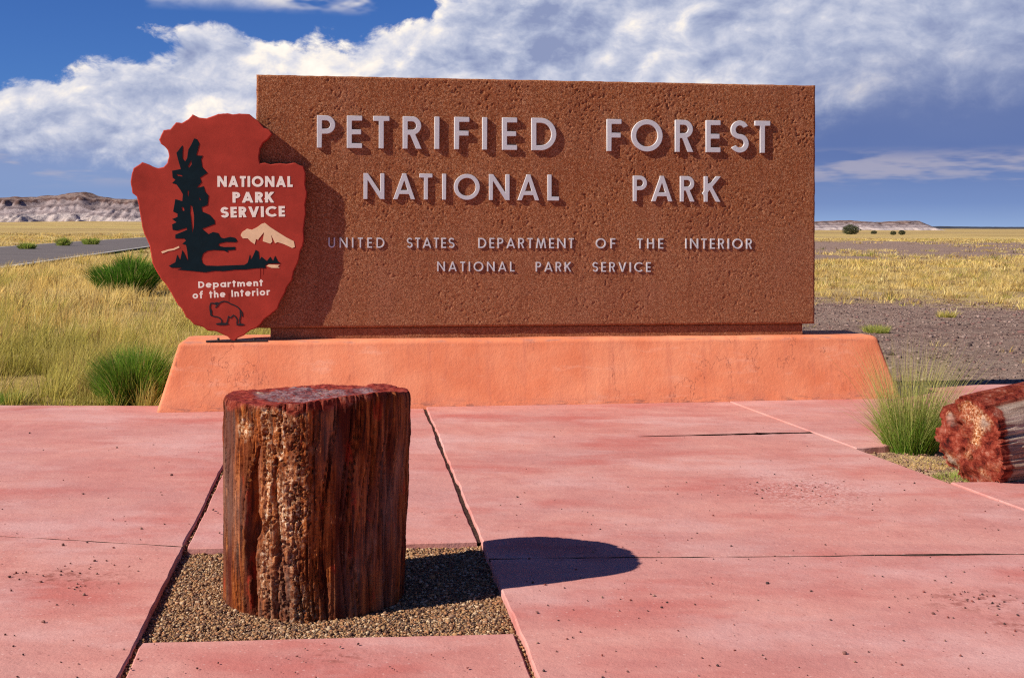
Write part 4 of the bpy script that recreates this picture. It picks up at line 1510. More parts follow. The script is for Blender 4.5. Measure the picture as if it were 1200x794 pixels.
def build_arrow():
    ox, oz = ar((274.6, 397.2))
    root = empty('arrowhead_emblem', LW(ox, AR_SB + 0.04, PH), TH)
    tag(root, 'red arrowhead shaped wooden emblem standing at the left end of the sign', 'emblem')
    zo = oz
    yo = -0.04          # board front in local y

    def loc(p):
        x, z = ar(p)
        return (x - ox, z - zo)
    # board with flaked rim: finer irregular outline
    pts = [loc(p) for p in ARROW]
    fine = []
    for i in range(len(pts)):
        a, b = pts[i], pts[(i + 1) % len(pts)]
        n = max(1, int(math.hypot(b[0] - a[0], b[1] - a[1]) / 0.018))
        for k in range(n):
            t = k / n
            fine.append((a[0] + (b[0] - a[0]) * t + (random.uniform(-0.0016, 0.0016) if k else 0), a[1] + (b[1] - a[1]) * t + (random.uniform(-0.0016, 0.0016) if k else 0)))
    me = curve_mesh('board', [fine], 0.100, 0.009)
    link('board', me, M['board'], root, (0, yo + 0.100, 0))

    def flat(name, polys, mat, depth=0.006, bev=0.0008):
        me_ = curve_mesh(name, [[loc(p) for p in lp] for lp in polys], depth, bev)
        return link(name, me_, M[mat], root, (0, yo + 0.003, 0))
    flat('pine_tree_emblem', [TREE] + TREE_HOLES, 'pine')
    flat('mountain_emblem', [MOUNT], 'cream')
    flat('river_emblem', [RIVER], 'cream')
    flat('stream_emblem', [STREAM], 'cream')
    # bison drawn in line: union of strokes
    allp = [loc(p) for st in BISON for p in st]
    xs = np.arange(min(p[0] for p in allp) - 0.04, max(p[0] for p in allp) + 0.04, 0.0016)
    zs = np.arange(min(p[1] for p in allp) - 0.03, max(p[1] for p in allp) + 0.02, 0.0016)
    X, Z = np.meshgrid(xs, zs, indexing='ij')
    D = np.full(X.shape, 9.0)
    for st in BISON:
        q = [loc(p) for p in st]
        for a, b in zip(q[:-1], q[1:]):
            dx, dz = b[0] - a[0], b[1] - a[1]
            t = np.clip(((X - a[0]) * dx + (Z - a[1]) * dz) / (dx * dx + dz * dz), 0, 1)
            D = np.minimum(D, np.hypot(X - a[0] - t * dx, Z - a[1] - t * dz) - 0.0052)
    for cx, cy, rx, ry in ((260.5, 376.8, 7.5, 1.5), (281.8, 377.6, 4.8, 1.2), (247.4, 363.5, 1.2, 4.0), (254.0, 352.4, 2.4, 1.2)):
        c0_ = loc((cx, cy))
        kx, kz = rx * 0.00745, ry * 0.00745
        D = np.minimum(D, (np.hypot((X - c0_[0]) / kx, (Z - c0_[1]) / kz) - 1) * kz)
    lps = [simplify(l, 0.0002) for l in contours(D + 1e-7, xs, zs) if len(l) > 8]
    me = curve_mesh('bison_emblem', lps, 0.006, 0.0006)
    link('bison_emblem', me, M['black'], root, (0, yo + 0.003, 0))

    def text(word, a, b, cap, t, sp_scale=1.0):
        """word from photograph point a (left, baseline) to b (right, baseline)"""
        pa, pb = loc(a), loc(b)
        ang = math.atan2(pb[1] - pa[1], pb[0] - pa[0])
        tot = math.hypot(pb[0] - pa[0], pb[1] - pa[1])
        hgt = loc((a[0], a[1] - cap))[1] - pa[1]
        ws = [(glyph(ch, t)[0] if ch != ' ' else 0.42) for ch in word]
        sx = hgt
        nat = sum(ws) * sx
        gap = sp_scale * 0.20 * hgt
        sx = (tot - gap * (len(word) - 1)) / sum(ws)
        s_ = 0.0
        for ch, w in zip(word, ws):
            if ch != ' ':
                me_, _ = glyph_mesh(ch, t, 0.06, 0.008, 44, 0.012)
                o = link('letter', me_, M['white'], root, (pa[0] + math.cos(ang) * s_, yo + 0.003, pa[1] + math.sin(ang) * s_), (0, -ang, 0), (sx, hgt, hgt))
            s_ += w * sx + gap
    text('NATIONAL', (255.0, 216.2), (343.0, 216.4), 12.4, 0.21, 0.9)
    text('PARK', (272.8, 234.8), (321.0, 234.6), 12.2, 0.21)
    text('SERVICE', (259.0, 252.4), (334.0, 251.0), 12.2, 0.21)
    text('Department', (232.6, 334.6), (308.2, 332.2), 7.4, 0.19, 1.2)
    text('of the Interior', (226.0, 347.2), (316.4, 343.0), 7.8, 0.19, 1.2)
    for dx_, y0_, y1_, w_ in ((305.2, 312.0, 322.5, 0.9), (308.8, 311.8, 318.5, 0.7), (268.2, 341.0, 350.5, 0.5)):
        flat('paint_drip', [[(dx_ - w_ / 2, y0_), (dx_ + w_ / 2, y0_), (dx_ + w_ * 0.35, y1_), (dx_ - w_ * 0.25, y1_ + 0.6)]], 'drip', 0.004, 0.0)
    # dark steel shoe the tip stands in
    bm = bmesh.new()
    w2 = 0.245
    prof = [(-w2, -0.004), (w2 * 1.15, -0.004), (w2 * 1.15, 0.006), (0.16, 0.009), (-0.16, 0.009), (-w2, 0.006)]
    f_ = [bm.verts.new((x, yo + 0.002, z)) for x, z in prof]
    b_ = [bm.verts.new((x, yo + 0.07, z)) for x, z in prof]
    bm.faces.new(f_)
    bm.faces.new(list(reversed(b_)))
    for i in range(len(prof)):
        j = (i + 1) % len(prof)
        bm.faces.new((f_[i], b_[i], b_[j], f_[j]))
    link('mounting_plate', bm_mesh('mounting_plate', bm), M['steel'], root)
    for bx in (-0.14, 0.17):
        bm = bmesh.new()
        bmesh.ops.create_cone(bm, cap_ends=True, segments=6, radius1=0.014, radius2=0.011, depth=0.022, matrix=Matrix.Translation((bx, yo + 0.03, 0.018)))
        link('bolt', bm_mesh('bolt', bm), M['steel'], root)


build_arrow()


# ================================================================== petrified wood
def build_stump():
    GZ = -0.045
    cD = 5.55
    cx = (371.5 - 600) / F * cD
    root = empty('petrified_stump', (cx, cD, GZ))
    tag(root, 'upright red brown petrified log stump in the gravel square', 'petrified log')
    H = 0.912
    na, nz = 560, 300
    th = np.linspace(0, 2 * PI, na, endpoint=False)
    zz = np.linspace(-0.05, H, nz)
    TT, ZZ = np.meshgrid(th, zz, indexing='ij')
    ct, st = np.cos(TT), np.sin(TT)
    r0 = 0.396

    def ang(px_):      # bearing (world angle) of a surface point seen at pixel column px_
        s = np.clip((px_ - 378) / 106.0, -0.98, 0.98)
        return 1.5 * PI + math.asin(s)

    def da(a): return (TT - a + PI) % (2 * PI) - PI
    rad = np.full(TT.shape, r0)
    # flattened sides and a blunt rib left of the shaded face
    rad += 0.008 * np.cos(2 * TT + 0.6) + 0.050 * (fbm(ct * 1.5 + 4, st * 1.5, ZZ * 1.7, 4, 61, 0.55) - 0.5)
    rib = ang(372)
    x_ = da(rib)
    rad += 0.030 * np.exp(-(np.minimum(x_, 0) / 0.30) ** 2) * np.exp(-(np.maximum(x_, 0) / 0.20) ** 2)
    rad -= 0.012 * np.exp(-((x_ - 0.52) / 0.25) ** 2)
    # grain ridges
    gr = fbm(TT * 26 / (2 * PI) * 6.28, ZZ * 1.1, 0, 4, 62, 0.6) - 0.5
    gr2 = fbm(TT * 80, ZZ * 2.0, 0, 2, 63) - 0.5
    fis = np.abs(fbm(TT * 9 + 0.6 * np.sin(ZZ * 5), ZZ * 0.8, 0, 4, 73, 0.6) - 0.5)
    rad += gr * 0.016 + gr2 * 0.005 - 0.020 * np.clip(1 - fis / 0.035, 0, 1)
    pale = np.exp(-((da(ang(358)) + 0.03 * np.sin(ZZ * 9)) / 0.27) ** 2)
    crumb = fbm(ct * 30, st * 30, ZZ * 62, 4, 64, 0.68) - 0.5
    ridg = np.abs(fbm(ct * 11, st * 11, ZZ * 13, 4, 74, 0.62) - 0.5)
    rad += (crumb * 0.013 - 0.018 * np.clip(1 - ridg / 0.06, 0, 1)) * np.clip(pale * 1.3, 0, 1) + crumb * 0.005
    # deep crevice with an eye-shaped cavity, a second thin crack
    cpx = np.interp(ZZ, [0, 0.15, 0.33, 0.45, 0.62, 0.75], [322, 318, 312, 318, 320, 330])
    cw = np.interp(ZZ, [0, 0.1, 0.25, 0.36, 0.5, 0.62, 0.76], [0.020, 0.028, 0.05, 0.045, 0.050, 0.035, 0.008])
    ca = 1.5 * PI + np.arcsin((cpx - 378) / 106.0)
    dd = (TT - ca + PI) % (2 * PI) - PI
    depth = np.interp(ZZ, [-0.05, 0.0, 0.12, 0.4, 0.6, 0.72, 0.80], [0.035, 0.04, 0.06, 0.065, 0.05, 0.015, 0.0])
    rad -= depth * 1.15 * np.exp(-(dd / (cw * 1.25)) ** 4)
    eye = ((da(ang(324)) / 0.075) ** 2 + ((ZZ - 0.36) / 0.075) ** 2)
    rad -= 0.045 * np.exp(-eye ** 2)
    d2 = da(ang(351)) + 0.02 * np.sin(ZZ * 14)
    rad -= np.interp(ZZ, [-0.05, 0, 0.12, 0.2, 0.34, 0.55, 0.62], [0.03, 0.035, 0.03, 0.012, 0.035, 0.02, 0.0]) * np.exp(-(d2 / 0.026) ** 4)
    for cpx_, z0_, z1_, dp in ((283, 0.2, 0.85, 0.010), (299, 0.0, 0.5, 0.008), (432, 0.1, 0.9, 0.012), (452, 0.3, 0.92, 0.018), (468, 0.0, 0.8, 0.010), (408, 0.5, 0.85, 0.010)):
        dk = da(ang(cpx_)) + 0.012 * np.sin(ZZ * 17 + cpx_)
        rad -= dp * np.exp(-(dk / 0.022) ** 2) * np.clip((ZZ - z0_) / 0.1, 0, 1) * np.clip((z1_ - ZZ) / 0.1, 0, 1)
    rad *= np.interp(ZZ, [-0.05, 0.0, 0.3, 0.7, H], [0.985, 0.985, 1.0, 1.02, 1.03])
    # broken upper rim
    rimz = -0.020 * st + 0.012 * ct + 0.016 * (fbm(ct * 3, st * 3, 0, 4, 65) - 0.5) * 2 - 0.022 * np.exp(-(da(ang(320)) / 0.5) ** 2) + 0.012 * np.exp(-(da(ang(455)) / 0.35) ** 2)
    top_t = np.clip((ZZ - (H - 0.14)) / 0.14, 0, 1)
    Z2 = ZZ + rimz * top_t
    rr = rad * (1 - 0.020 * np.clip((ZZ - (H - 0.03)) / 0.03, 0, 1) ** 2)
    V = np.stack([(rr * ct).ravel(), (rr * st).ravel(), Z2.ravel()], 1)
    idx = np.arange(na * nz).reshape(na, nz)
    nx_ = np.roll(idx, -1, 0)
    q = np.stack([idx[:, :-1], nx_[:, :-1], nx_[:, 1:], idx[:, 1:]], -1).reshape(-1, 4)
    red = np.clip((ZZ - (H - 0.005 - 0.075 * fbm(TT * 3, ZZ, 0, 3, 66) * (0.5 + 0.5 * np.cos(da(ang(300)))))) / 0.02, 0, 1)
    red = np.maximum(red, 0.0)
    patch = np.exp(-(((da(ang(308))) / 0.10) ** 2 + ((ZZ - 0.80) / 0.05) ** 2) ** 2)
    eye2 = np.exp(-((np.sqrt((da(ang(355)) / 0.055) ** 2 + ((ZZ - 0.76) / 0.07) ** 2) - 1) / 0.25) ** 2)
    vein = np.exp(-((da(ang(336)) + 0.05 * np.sin(ZZ * 6 + 1)) / 0.05) ** 2) * (ZZ > 0.1)
    pm = np.clip(np.maximum.reduce([pale * np.clip(3.4 * fbm(ct * 5, st * 5, ZZ * 4, 4, 67) - 1.15, 0.10, 1), patch, eye2, vein * 0.8]), 0, 1)
    grey = 0.30 * np.clip(fbm(TT * 4, ZZ * 2.4, 0, 4, 68) * 2 - 0.85, 0, 1)
    mask = np.stack([pm.ravel(), red.ravel(), grey.ravel()], 1)
    # unrolled coordinates with a seam hidden at the back
    un = ((TT + 0.5 * PI) % (2 * PI)) * r0
    me = np_mesh('bark', V, [q], {'Mask': mask, 'Grain': np.stack([un.ravel(), ZZ.ravel(), (rad.ravel() - r0)], 1)}, True)
    link('bark', me, M['petrified'], root)
    # broken crystalline top
    nr = 60
    k = np.linspace(1.0, 0.02, nr)
    KK, TT2 = np.meshgrid(k, th, indexing='xy')
    edge_r = rr[:, -1][:, None]
    edge_z = Z2[:, -1][:, None]
    X = edge_r * KK * np.cos(TT2)
    Y = edge_r * KK * np.sin(TT2)
    mean = edge_z.mean()
    bumpz = 0.030 * (fbm(X * 9, Y * 9, 0, 5, 70, 0.55) - 0.5) + 0.014 * (fbm(X * 40, Y * 40, 0, 3, 71) - 0.5)
    dish = -0.012 * (1 - KK ** 2)
    Zt = edge_z * KK ** 2 + mean * (1 - KK ** 2) + (bumpz + dish) * np.clip((1 - KK) * 8, 0, 1)
    V = np.stack([X.ravel(), Y.ravel(), Zt.ravel()], 1)
    idx = np.arange(na * nr).reshape(na, nr)
    nx_ = np.roll(idx, -1, 0)
    q = np.stack([idx[:, :-1], nx_[:, :-1], nx_[:, 1:], idx[:, 1:]], -1).reshape(-1, 4)
    redm = np.clip((KK - 0.66 + 0.55 * (fbm(X * 7, Y * 7, 0, 4, 72) - 0.5)) / 0.10, 0.12, 1)
    me = np_mesh('cut_top', V, [q, idx[:, -1][None, :]], {'Mask': np.stack([redm.ravel() * 0, redm.ravel(), redm.ravel() * 0], 1)}, True)
    link('cut_top', me, M['logtop'], root)


build_stump()


def build_fallen():
    r0, Ln = 0.288, 1.7
    foot = G(1136, 568, -0.03)
    axis_ang = math.atan2(0.42, 0.90)
    root = empty('fallen_petrified_log', (foot.x, foot.y, -0.05), axis_ang)
    tag(root, 'fallen petrified log with red cut end at the right edge of the plaza', 'petrified log')
    na, nl = 300, 240
    th = np.linspace(0, 2 * PI, na, endpoint=False)
    ss = np.linspace(0, Ln, nl)
    TT, SS = np.meshgrid(th, ss, indexing='ij')
    ct, st = np.cos(TT), np.sin(TT)          # ct -> local y, st -> z
    grow = 0.075 * np.clip(SS, 0, 1.2)
    rad = r0 * (1 + 0.05 * np.cos(TT - 2.2) + 0.045 * np.cos(3 * TT + 0.6) + 0.03 * np.cos(5 * TT + 2.0)) + grow + 0.03 * (fbm(ct * 2, st * 2, SS * 1.5, 3, 81) - 0.5)
    rad += 0.028 * (fbm(TT * 6, SS * 0.9, 0, 4, 82, 0.6) - 0.5) + 0.010 * (fbm(TT * 26, SS * 3, 0, 3, 83) - 0.5)
    # ledges where the layers have split away
    rad -= 0.030 * np.clip((fbm(TT * 4.5, SS * 0.9, 0, 3, 84) - 0.54) / 0.04, 0, 1)
    seam = np.abs(fbm(TT * 5.5 + 2, SS * 0.7, 0, 3, 95) - 0.5)
    rad -= 0.030 * np.clip(1 - seam / 0.03, 0, 1)
    Yl = rad * ct
    Zl = rad * st * 1.0 + r0 - 0.01 + grow
    # lean the end face and chip it
    lean = 0.16 * (Zl - r0) * -1.0 + 0.04 * (fbm(ct * 2, st * 2, 0, 3, 85) - 0.5)
    Xl = SS + lean * np.clip(1 - SS / 0.5, 0, 1)
    V = np.stack([Xl.ravel(), Yl.ravel(), Zl.ravel()], 1)
    idx = np.arange(na * nl).reshape(na, nl)
    nx_ = np.roll(idx, -1, 0)
    q = np.stack([idx[:, :-1], idx[:, 1:], nx_[:, 1:], nx_[:, :-1]], -1).reshape(-1, 4)
    upper = np.clip((st + 0.22 * (fbm(TT * 3, SS * 2.0, 0, 3, 89) - 0.5) - 0.80) / 0.06, 0, 1)
    lower = np.clip((-0.05 - st) / 0.15, 0, 1)
    red = np.clip(upper * (0.4 + 1.2 * fbm(TT * 5, SS * 2, 0, 3, 86)) + np.clip((0.05 + 0.05 * fbm(TT * 3, 0, 0, 3, 94) - SS) / 0.015, 0, 1), 0, 1)
    grey = np.clip((1 - upper) * (1 - 0.3 * lower) * (0.45 + 0.9 * fbm(TT * 4, SS * 1.6, 0, 3, 87)), 0, 1)
    pale = lower * np.clip(fbm(ct * 7, st * 7, SS * 7, 3, 88) * 2.2 - 0.7, 0, 1)
    me = np_mesh('bark', V, [q], {'Mask': np.stack([pale.ravel(), red.ravel(), grey.ravel()], 1), 'Grain': np.stack([(((TT + PI) % (2 * PI)) * r0).ravel(), SS.ravel(), 0 * SS.ravel()], 1)}, True)
    link('bark', me, M['petrified'], root)
    # broken red end
    nr = 70
    k = np.linspace(1.0, 0.015, nr)
    KK, T2 = np.meshgrid(k, th, indexing='xy')
    ey, ez, ex = Yl[:, 0][:, None], (Zl[:, 0] - r0)[:, None], Xl[:, 0][:, None]
    Yc = ey * KK
    Zc = ez * KK
    rel = 0.085 * (fbm(Yc * 4, Zc * 4, 0, 4, 90, 0.5) - 0.5) + 0.016 * (fbm(Yc * 30, Zc * 30, 0, 4, 91) - 0.5)
    rel = rel + 0.10 * np.abs(fbm(Yc * 4.5 + 3, Zc * 4.5, 0, 3, 96) - 0.5)
    # a lower lobe that sticks out, as the photograph shows
    lobe = -0.05 * np.exp(-(((Yc - 0.16) / 0.13) ** 2 + ((Zc + 0.12) / 0.10) ** 2))
    holes = 0.05 * (np.exp(-(((Yc - 0.07) / 0.02) ** 2 + ((Zc - 0.10) / 0.02) ** 2)) + np.exp(-(((Yc - 0.05) / 0.014) ** 2 + ((Zc + 0.06) / 0.02) ** 2)) + np.exp(-(((Yc + 0.02) / 0.014) ** 2 + ((Zc + 0.10) / 0.022) ** 2)))
    mean = ex.mean()
    inn = np.clip((1 - KK) * 6, 0, 1)
    Xc = ex * KK ** 2 + (mean - 0.16 * (Zc) * 0.6) * (1 - KK ** 2) + (rel + lobe + holes) * inn
    V = np.stack([Xc.ravel(), Yc.ravel(), (Zc + r0).ravel()], 1)
    idx = np.arange(na * nr).reshape(na, nr)
    nx_ = np.roll(idx, -1, 0)
    q = np.stack([idx[:, :-1], idx[:, 1:], nx_[:, 1:], nx_[:, :-1]], -1).reshape(-1, 4)
    pv = np.exp(-(((Yc + 0.10) - 0.5 * (0.12 - Zc)) / 0.03) ** 2) * (Zc > 0.0) * (Zc < 0.19)
    pink = np.clip(fbm(Yc * 6, Zc * 6, 0, 4, 92) * 5.0 - 2.3, 0, 1) * (KK < 0.9)
    gr_ = np.clip(fbm(Yc * 7 + 5, Zc * 7, 0, 4, 93) * 5.0 - 2.7, 0, 1) * (KK < 0.85)
    rd = np.clip(1 - 0.55 * pink - 0.9 * pv - 0.5 * gr_, 0, 1)
    me = np_mesh('cut_end', V, [q, idx[:, -1][None, :]], {'Mask': np.stack([np.clip(pink + pv, 0, 1).ravel(), rd.ravel(), gr_.ravel()], 1), 'Grain': V.astype(float)}, True)
    link('cut_end', me, M['petrified'], root)


build_fallen()


# ================================================================== vegetation
def blades(name, P, H, W, lean, cols, tipcols=None, bend=0.35, seg=2):
    """P (n,3) roots; H height; W base width; lean (n,2) tip offset per height; cols (n,3)"""
    n = len(P)
    a = rng.uniform(0, PI, n)
    wx, wy = np.cos(a) * W * 0.5, np.sin(a) * W * 0.5
    V, C = [], []
    if tipcols is None:
        tipcols = cols
    for k in range(seg + 1):
        t = k / seg
        ox = lean[:, 0] * H * (t * (1 - bend) + bend * t * t)
        oy = lean[:, 1] * H * (t * (1 - bend) + bend * t * t)
        oz = H * t * (1 - 0.12 * t * np.hypot(lean[:, 0], lean[:, 1]))
        wt = (1 - 0.72 * t) if k < seg else 0.0
        c = cols * (1 - t) + tipcols * t
        if k < seg:
            V.append(np.stack([P[:, 0] + ox - wx * wt, P[:, 1] + oy - wy * wt, P[:, 2] + oz], 1))
            V.append(np.stack([P[:, 0] + ox + wx * wt, P[:, 1] + oy + wy * wt, P[:, 2] + oz], 1))
            C += [c, c]
        else:
            V.append(np.stack([P[:, 0] + ox, P[:, 1] + oy, P[:, 2] + oz], 1))
            C.append(c)
    m = len(V)
    VV = np.stack(V, 1).reshape(-1, 3)
    CC = np.stack(C, 1).reshape(-1, 3)
    b = (np.arange(n) * m)[:, None]
    q = np.concatenate([b + np.array([[2 * k, 2 * k + 1, 2 * k + 3, 2 * k + 2]]) for k in range(seg - 1)], 0) if seg > 1 else np.zeros((0, 4), int)
    t_ = b + np.array([[2 * seg - 2, 2 * seg - 1, 2 * seg]])
    return np_mesh(name, VV, [q, t_], {'Col': CC})


STRAW = [(0.76, 0.56, 0.20), (0.84, 0.66, 0.31), (0.68, 0.47, 0.14), (0.80, 0.60, 0.21), (0.74, 0.56, 0.23)]
OLIVE = [(0.40, 0.37, 0.07), (0.50, 0.44, 0.11), (0.33, 0.33, 0.06)]


def clear_of_plaza(x, y):
    lx = (x - O.x) * XA.x + (y - O.y) * XA.y
    ly = (x - O.x) * YA.x + (y - O.y) * YA.y
    plinth = (lx > -3.16) & (lx < 3.75) & (ly > -0.2) & (ly < 1.05)
    return ~plinth


def plaza_edge(x):
    """back edge of the red slabs left of the plinth"""
    a, b = far_left_back, LW(-3.00, 0.40)
    return np.interp(x, [a.x, b.x], [a.y, b.y])


def tufts(x, y, per, radius, height, hvar, cols, lean_sd, width, seg_wind=(0.16, 0.02), flare=0.9):
    """blade arrays for bunches standing at x, y"""
    n = len(x)
    k = np.repeat(np.arange(n), per)
    m = len(k)
    a = rng.uniform(0, 2 * PI, m)
    rr = np.sqrt(rng.uniform(0, 1, m))
    px_ = x[k] + rr * np.cos(a) * radius[k]
    py_ = y[k] + rr * np.sin(a) * radius[k]
    h = height[k] * rng.uniform(1 - hvar, 1.1, m) * (1 - 0.30 * rr**2)
    la = np.stack([np.cos(a), np.sin(a)], 1) * (flare * rr * rng.uniform(0.2, 1.0, m))[:, None] + rng.normal(0, lean_sd, (m, 2)) + np.array(seg_wind)
    c = np.clip(cols[k] * rng.uniform(0.78, 1.18, (m, 1)), 0, 1)
    P = np.stack([px_, py_, ground_z(px_, py_) - 0.01], 1)
    return P, h, width * rng.uniform(0.6, 1.3, m), la, c


def build_grass_left():
    parts = []
    for D0, D1, dens, per, w, hh, rad in ((10.6, 15, 34, 46, 0.0066, 0.42, 0.10), (15, 22, 18, 40, 0.0095, 0.46, 0.13), (22, 34, 9, 34, 0.015, 0.52, 0.18), (34, 62, 3.6, 30, 0.022, 0.52, 0.28)):
        umin, umax = -0.50, -0.09
        n = int(0.5 * (umax - umin) * (D1**2 - D0**2) * dens)
        y = np.sqrt(rng.uniform(D0**2, D1**2, n))
        x = rng.uniform(umin, umax, n) * y
        big = fbm(x * 0.30, y * 0.22, 0, 3, 102)
        dn = fbm(x * 0.9, y * 0.7, 0, 3, 105)
        keep = clear_of_plaza(x, y) & ~on_road(x, y) & (y > plaza_edge(x) + 0.06) & (rng.uniform(0, 1, n) < np.clip((dn - 0.36) * 6, 0.08, 1))
        x, y, big = x[keep], y[keep], big[keep]
        n = len(x)
        hgt = hh * rng.uniform(0.40, 1.25, n) * (0.65 + 0.7 * big)
        hgt *= np.interp(y - plaza_edge(x), [0, 0.5, 1.5], [0.45, 0.8, 1.0])
        ol = big + rng.normal(0, 0.07, n)
        c = np.where((ol > 0.61)[:, None], pick(OLIVE, n, 0.25), pick(STRAW, n, 0.22))
        c = np.where((rng.uniform(0, 1, n) < 0.10)[:, None], pick([(0.30, 0.19, 0.09), (0.38, 0.24, 0.10)], n), c)
        parts.append(tufts(x, y, per, rad * rng.uniform(0.6, 1.3, n), hgt, 0.55, c, 0.17, w))
    P, H, W, La, C = (np.concatenate(q) for q in zip(*parts))
    tip = np.clip(C * 0.72 + pick(STRAW, len(C)) * 0.40, 0, 1)
    me = blades('dry_grass', P, H, W, La, C * np.array([0.82, 0.80, 0.70]), tip, 0.5, 3)
    o = link('dry_grass', me, M['grass'])
    tag(o, 'tall golden dry grass between the plaza and the road', 'grass', kind='stuff')


build_grass_left()


def build_grass_far():
    """straw tufts of the plain on the right and beyond the road"""
    parts = []
    for D0, D1, u0, u1, dens, per, w, hh, rad in ((13, 30, 0.14, 0.50, 1.6, 16, 0.007, 0.13, 0.10), (24, 50, 0.14, 0.48, 6.0, 22, 0.016, 0.26, 0.20), (48, 100, 0.14, 0.48, 2.2, 18, 0.035, 0.30, 0.36),
                                                  (95, 230, 0.14, 0.48, 0.32, 18, 0.08, 0.30, 0.9), (60, 230, -0.50, -0.20, 0.25, 18, 0.08, 0.40, 0.8)):
        n = int(0.5 * (u1 - u0) * (D1**2 - D0**2) * dens)
        y = np.sqrt(rng.uniform(D0**2, D1**2, n))
        x = rng.uniform(u0, u1, n) * y
        cov = cover_at(x, y) + 1.1 * (fbm(x * 0.22, y * 0.12, 0, 4, 111) - 0.5)
        thr = np.clip((cov - 0.30) * 2.2, 0.012, 1)
        if D1 <= 30:
            thr = np.clip((fbm(x * 0.5, y * 0.5, 0, 3, 112) - 0.55) * 5, 0.02, 0.6)
        keep = (rng.uniform(0, 1, n) < thr) & ~on_road(x, y) & ~((x < 7.4) & (y < 13.4))
        x, y = x[keep], y[keep]
        n = len(x)
        hgt = hh * rng.uniform(0.35, 1.15, n)
        q = rng.uniform(0, 1, n)
        c = np.where((q < 0.10)[:, None], pick(OLIVE, n, 0.25), np.where((q < 0.24)[:, None], pick([(0.34, 0.22, 0.11), (0.42, 0.27, 0.12)], n), pick(STRAW, n, 0.22)))
        parts.append(tufts(x, y, per, rad * rng.uniform(0.6, 1.4, n), hgt, 0.6, c, 0.25, w, (0.12, 0.0), 1.1))
    P, H, W, La, C = (np.concatenate(q) for q in zip(*parts))
    me = blades('plain_grass', P, H, W, La, C * 0.85, np.clip(C * 1.05, 0, 1), 0.4, 2)
    o = link('plain_grass', me, M['grass'])
    tag(o, 'golden bunch grass bands of the open plain', 'grass', kind='stuff')


build_grass_far()


def build_soil_stones():
    n = 30000
    y = np.sqrt(rng.uniform(11.5**2, 40**2, n))
    x = rng.uniform(0.16, 0.50, n) * y
    keep = ~((x < 7.4) & (y < 13.2)) & (cover_at(x, y) < 0.5)
    x, y = x[keep], y[keep]
    s = rng.gamma(1.6, 0.0055, len(x)) + 0.004
    P = np.stack([x, y, ground_z(x, y) + s * 0.15], 1)
    pal = [(0.14, 0.09, 0.08), (0.22, 0.15, 0.13), (0.28, 0.20, 0.175), (0.18, 0.10, 0.09), (0.10, 0.07, 0.065)]
    o = link('soil_stones', stones('soil_stones', P, s, pick(pal, len(P)), 0.6), M['stone'])
    tag(o, 'small stones strewn over the bare dark soil right of the sign', 'stones', kind='stuff')
    # opening under the fallen log
    n = 5200
    a, b = op_a, op_b
    s_, t_ = rng.uniform(0, 1, n), rng.uniform(-0.02, 1, n)
    far = np.array([2.6, 0.4, 0])
    P = np.array(a[:])[None] * (1 - s_)[:, None] + np.array(b[:])[None] * s_[:, None] + far[None] * t_[:, None]
    P[:, 2] = -0.030 + rng.uniform(0, 0.012, n)
    sz = rng.gamma(2.0, 0.0016, n) + 0.002
    pal = [(0.32, 0.20, 0.12), (0.42, 0.28, 0.15), (0.22, 0.13, 0.10), (0.14, 0.08, 0.07), (0.36, 0.20, 0.16)]
    o = link('planting_bed_grit', stones('planting_bed_grit', P, sz, pick(pal, n)), M['stone'])
    tag(o, 'sandy grit in the planting gap beside the fallen log', 'grit', kind='stuff')


build_soil_stones()


def soil_fill():
    """raised soil in the opening for the fallen log"""
    bm = bmesh.new()
    pts = [op_a + Vector((-0.02, 0.02, 0)), op_b + Vector((-0.02, -0.02, 0)), G(1300, 564), Vector((6.6, 10.8, 0))]
    n = 20
    grid = []
    for i in range(n + 1):
        row = []
        for j in range(n + 1):
            p = pts[0].lerp(pts[1], i / n).lerp(pts[3].lerp(pts[2], i / n), j / n)
            row.append(bm.verts.new((p.x, p.y, -0.032 + 0.02 * (float(fbm(p.x * 4, p.y * 4, 0, 3, 7)) - 0.5))))
        grid.append(row)
    for i in range(n):
        for j in range(n):
            bm.faces.new((grid[i][j], grid[i + 1][j], grid[i + 1][j + 1], grid[i][j + 1]))
    o = link('planting_bed', bm_mesh('planting_bed', bm, True), M['sand'])
    tag(o, 'sandy planting gap beside the fallen log', 'soil', kind='structure')


M['sand'] = plain('sandy_soil', (0.42, 0.28, 0.17), 0.95, 0.0, 0.3, 12.0, 0.5, 0.1)
soil_fill()


DARKGREEN = [(0.045, 0.12, 0.018), (0.065, 0.16, 0.022), (0.09, 0.20, 0.025)]
GREEN = [(0.11, 0.26, 0.022), (0.16, 0.34, 0.03), (0.22, 0.40, 0.04), (0.09, 0.20, 0.02)]
LIME = [(0.28, 0.38, 0.07), (0.40, 0.44, 0.11), (0.22, 0.34, 0.055)]


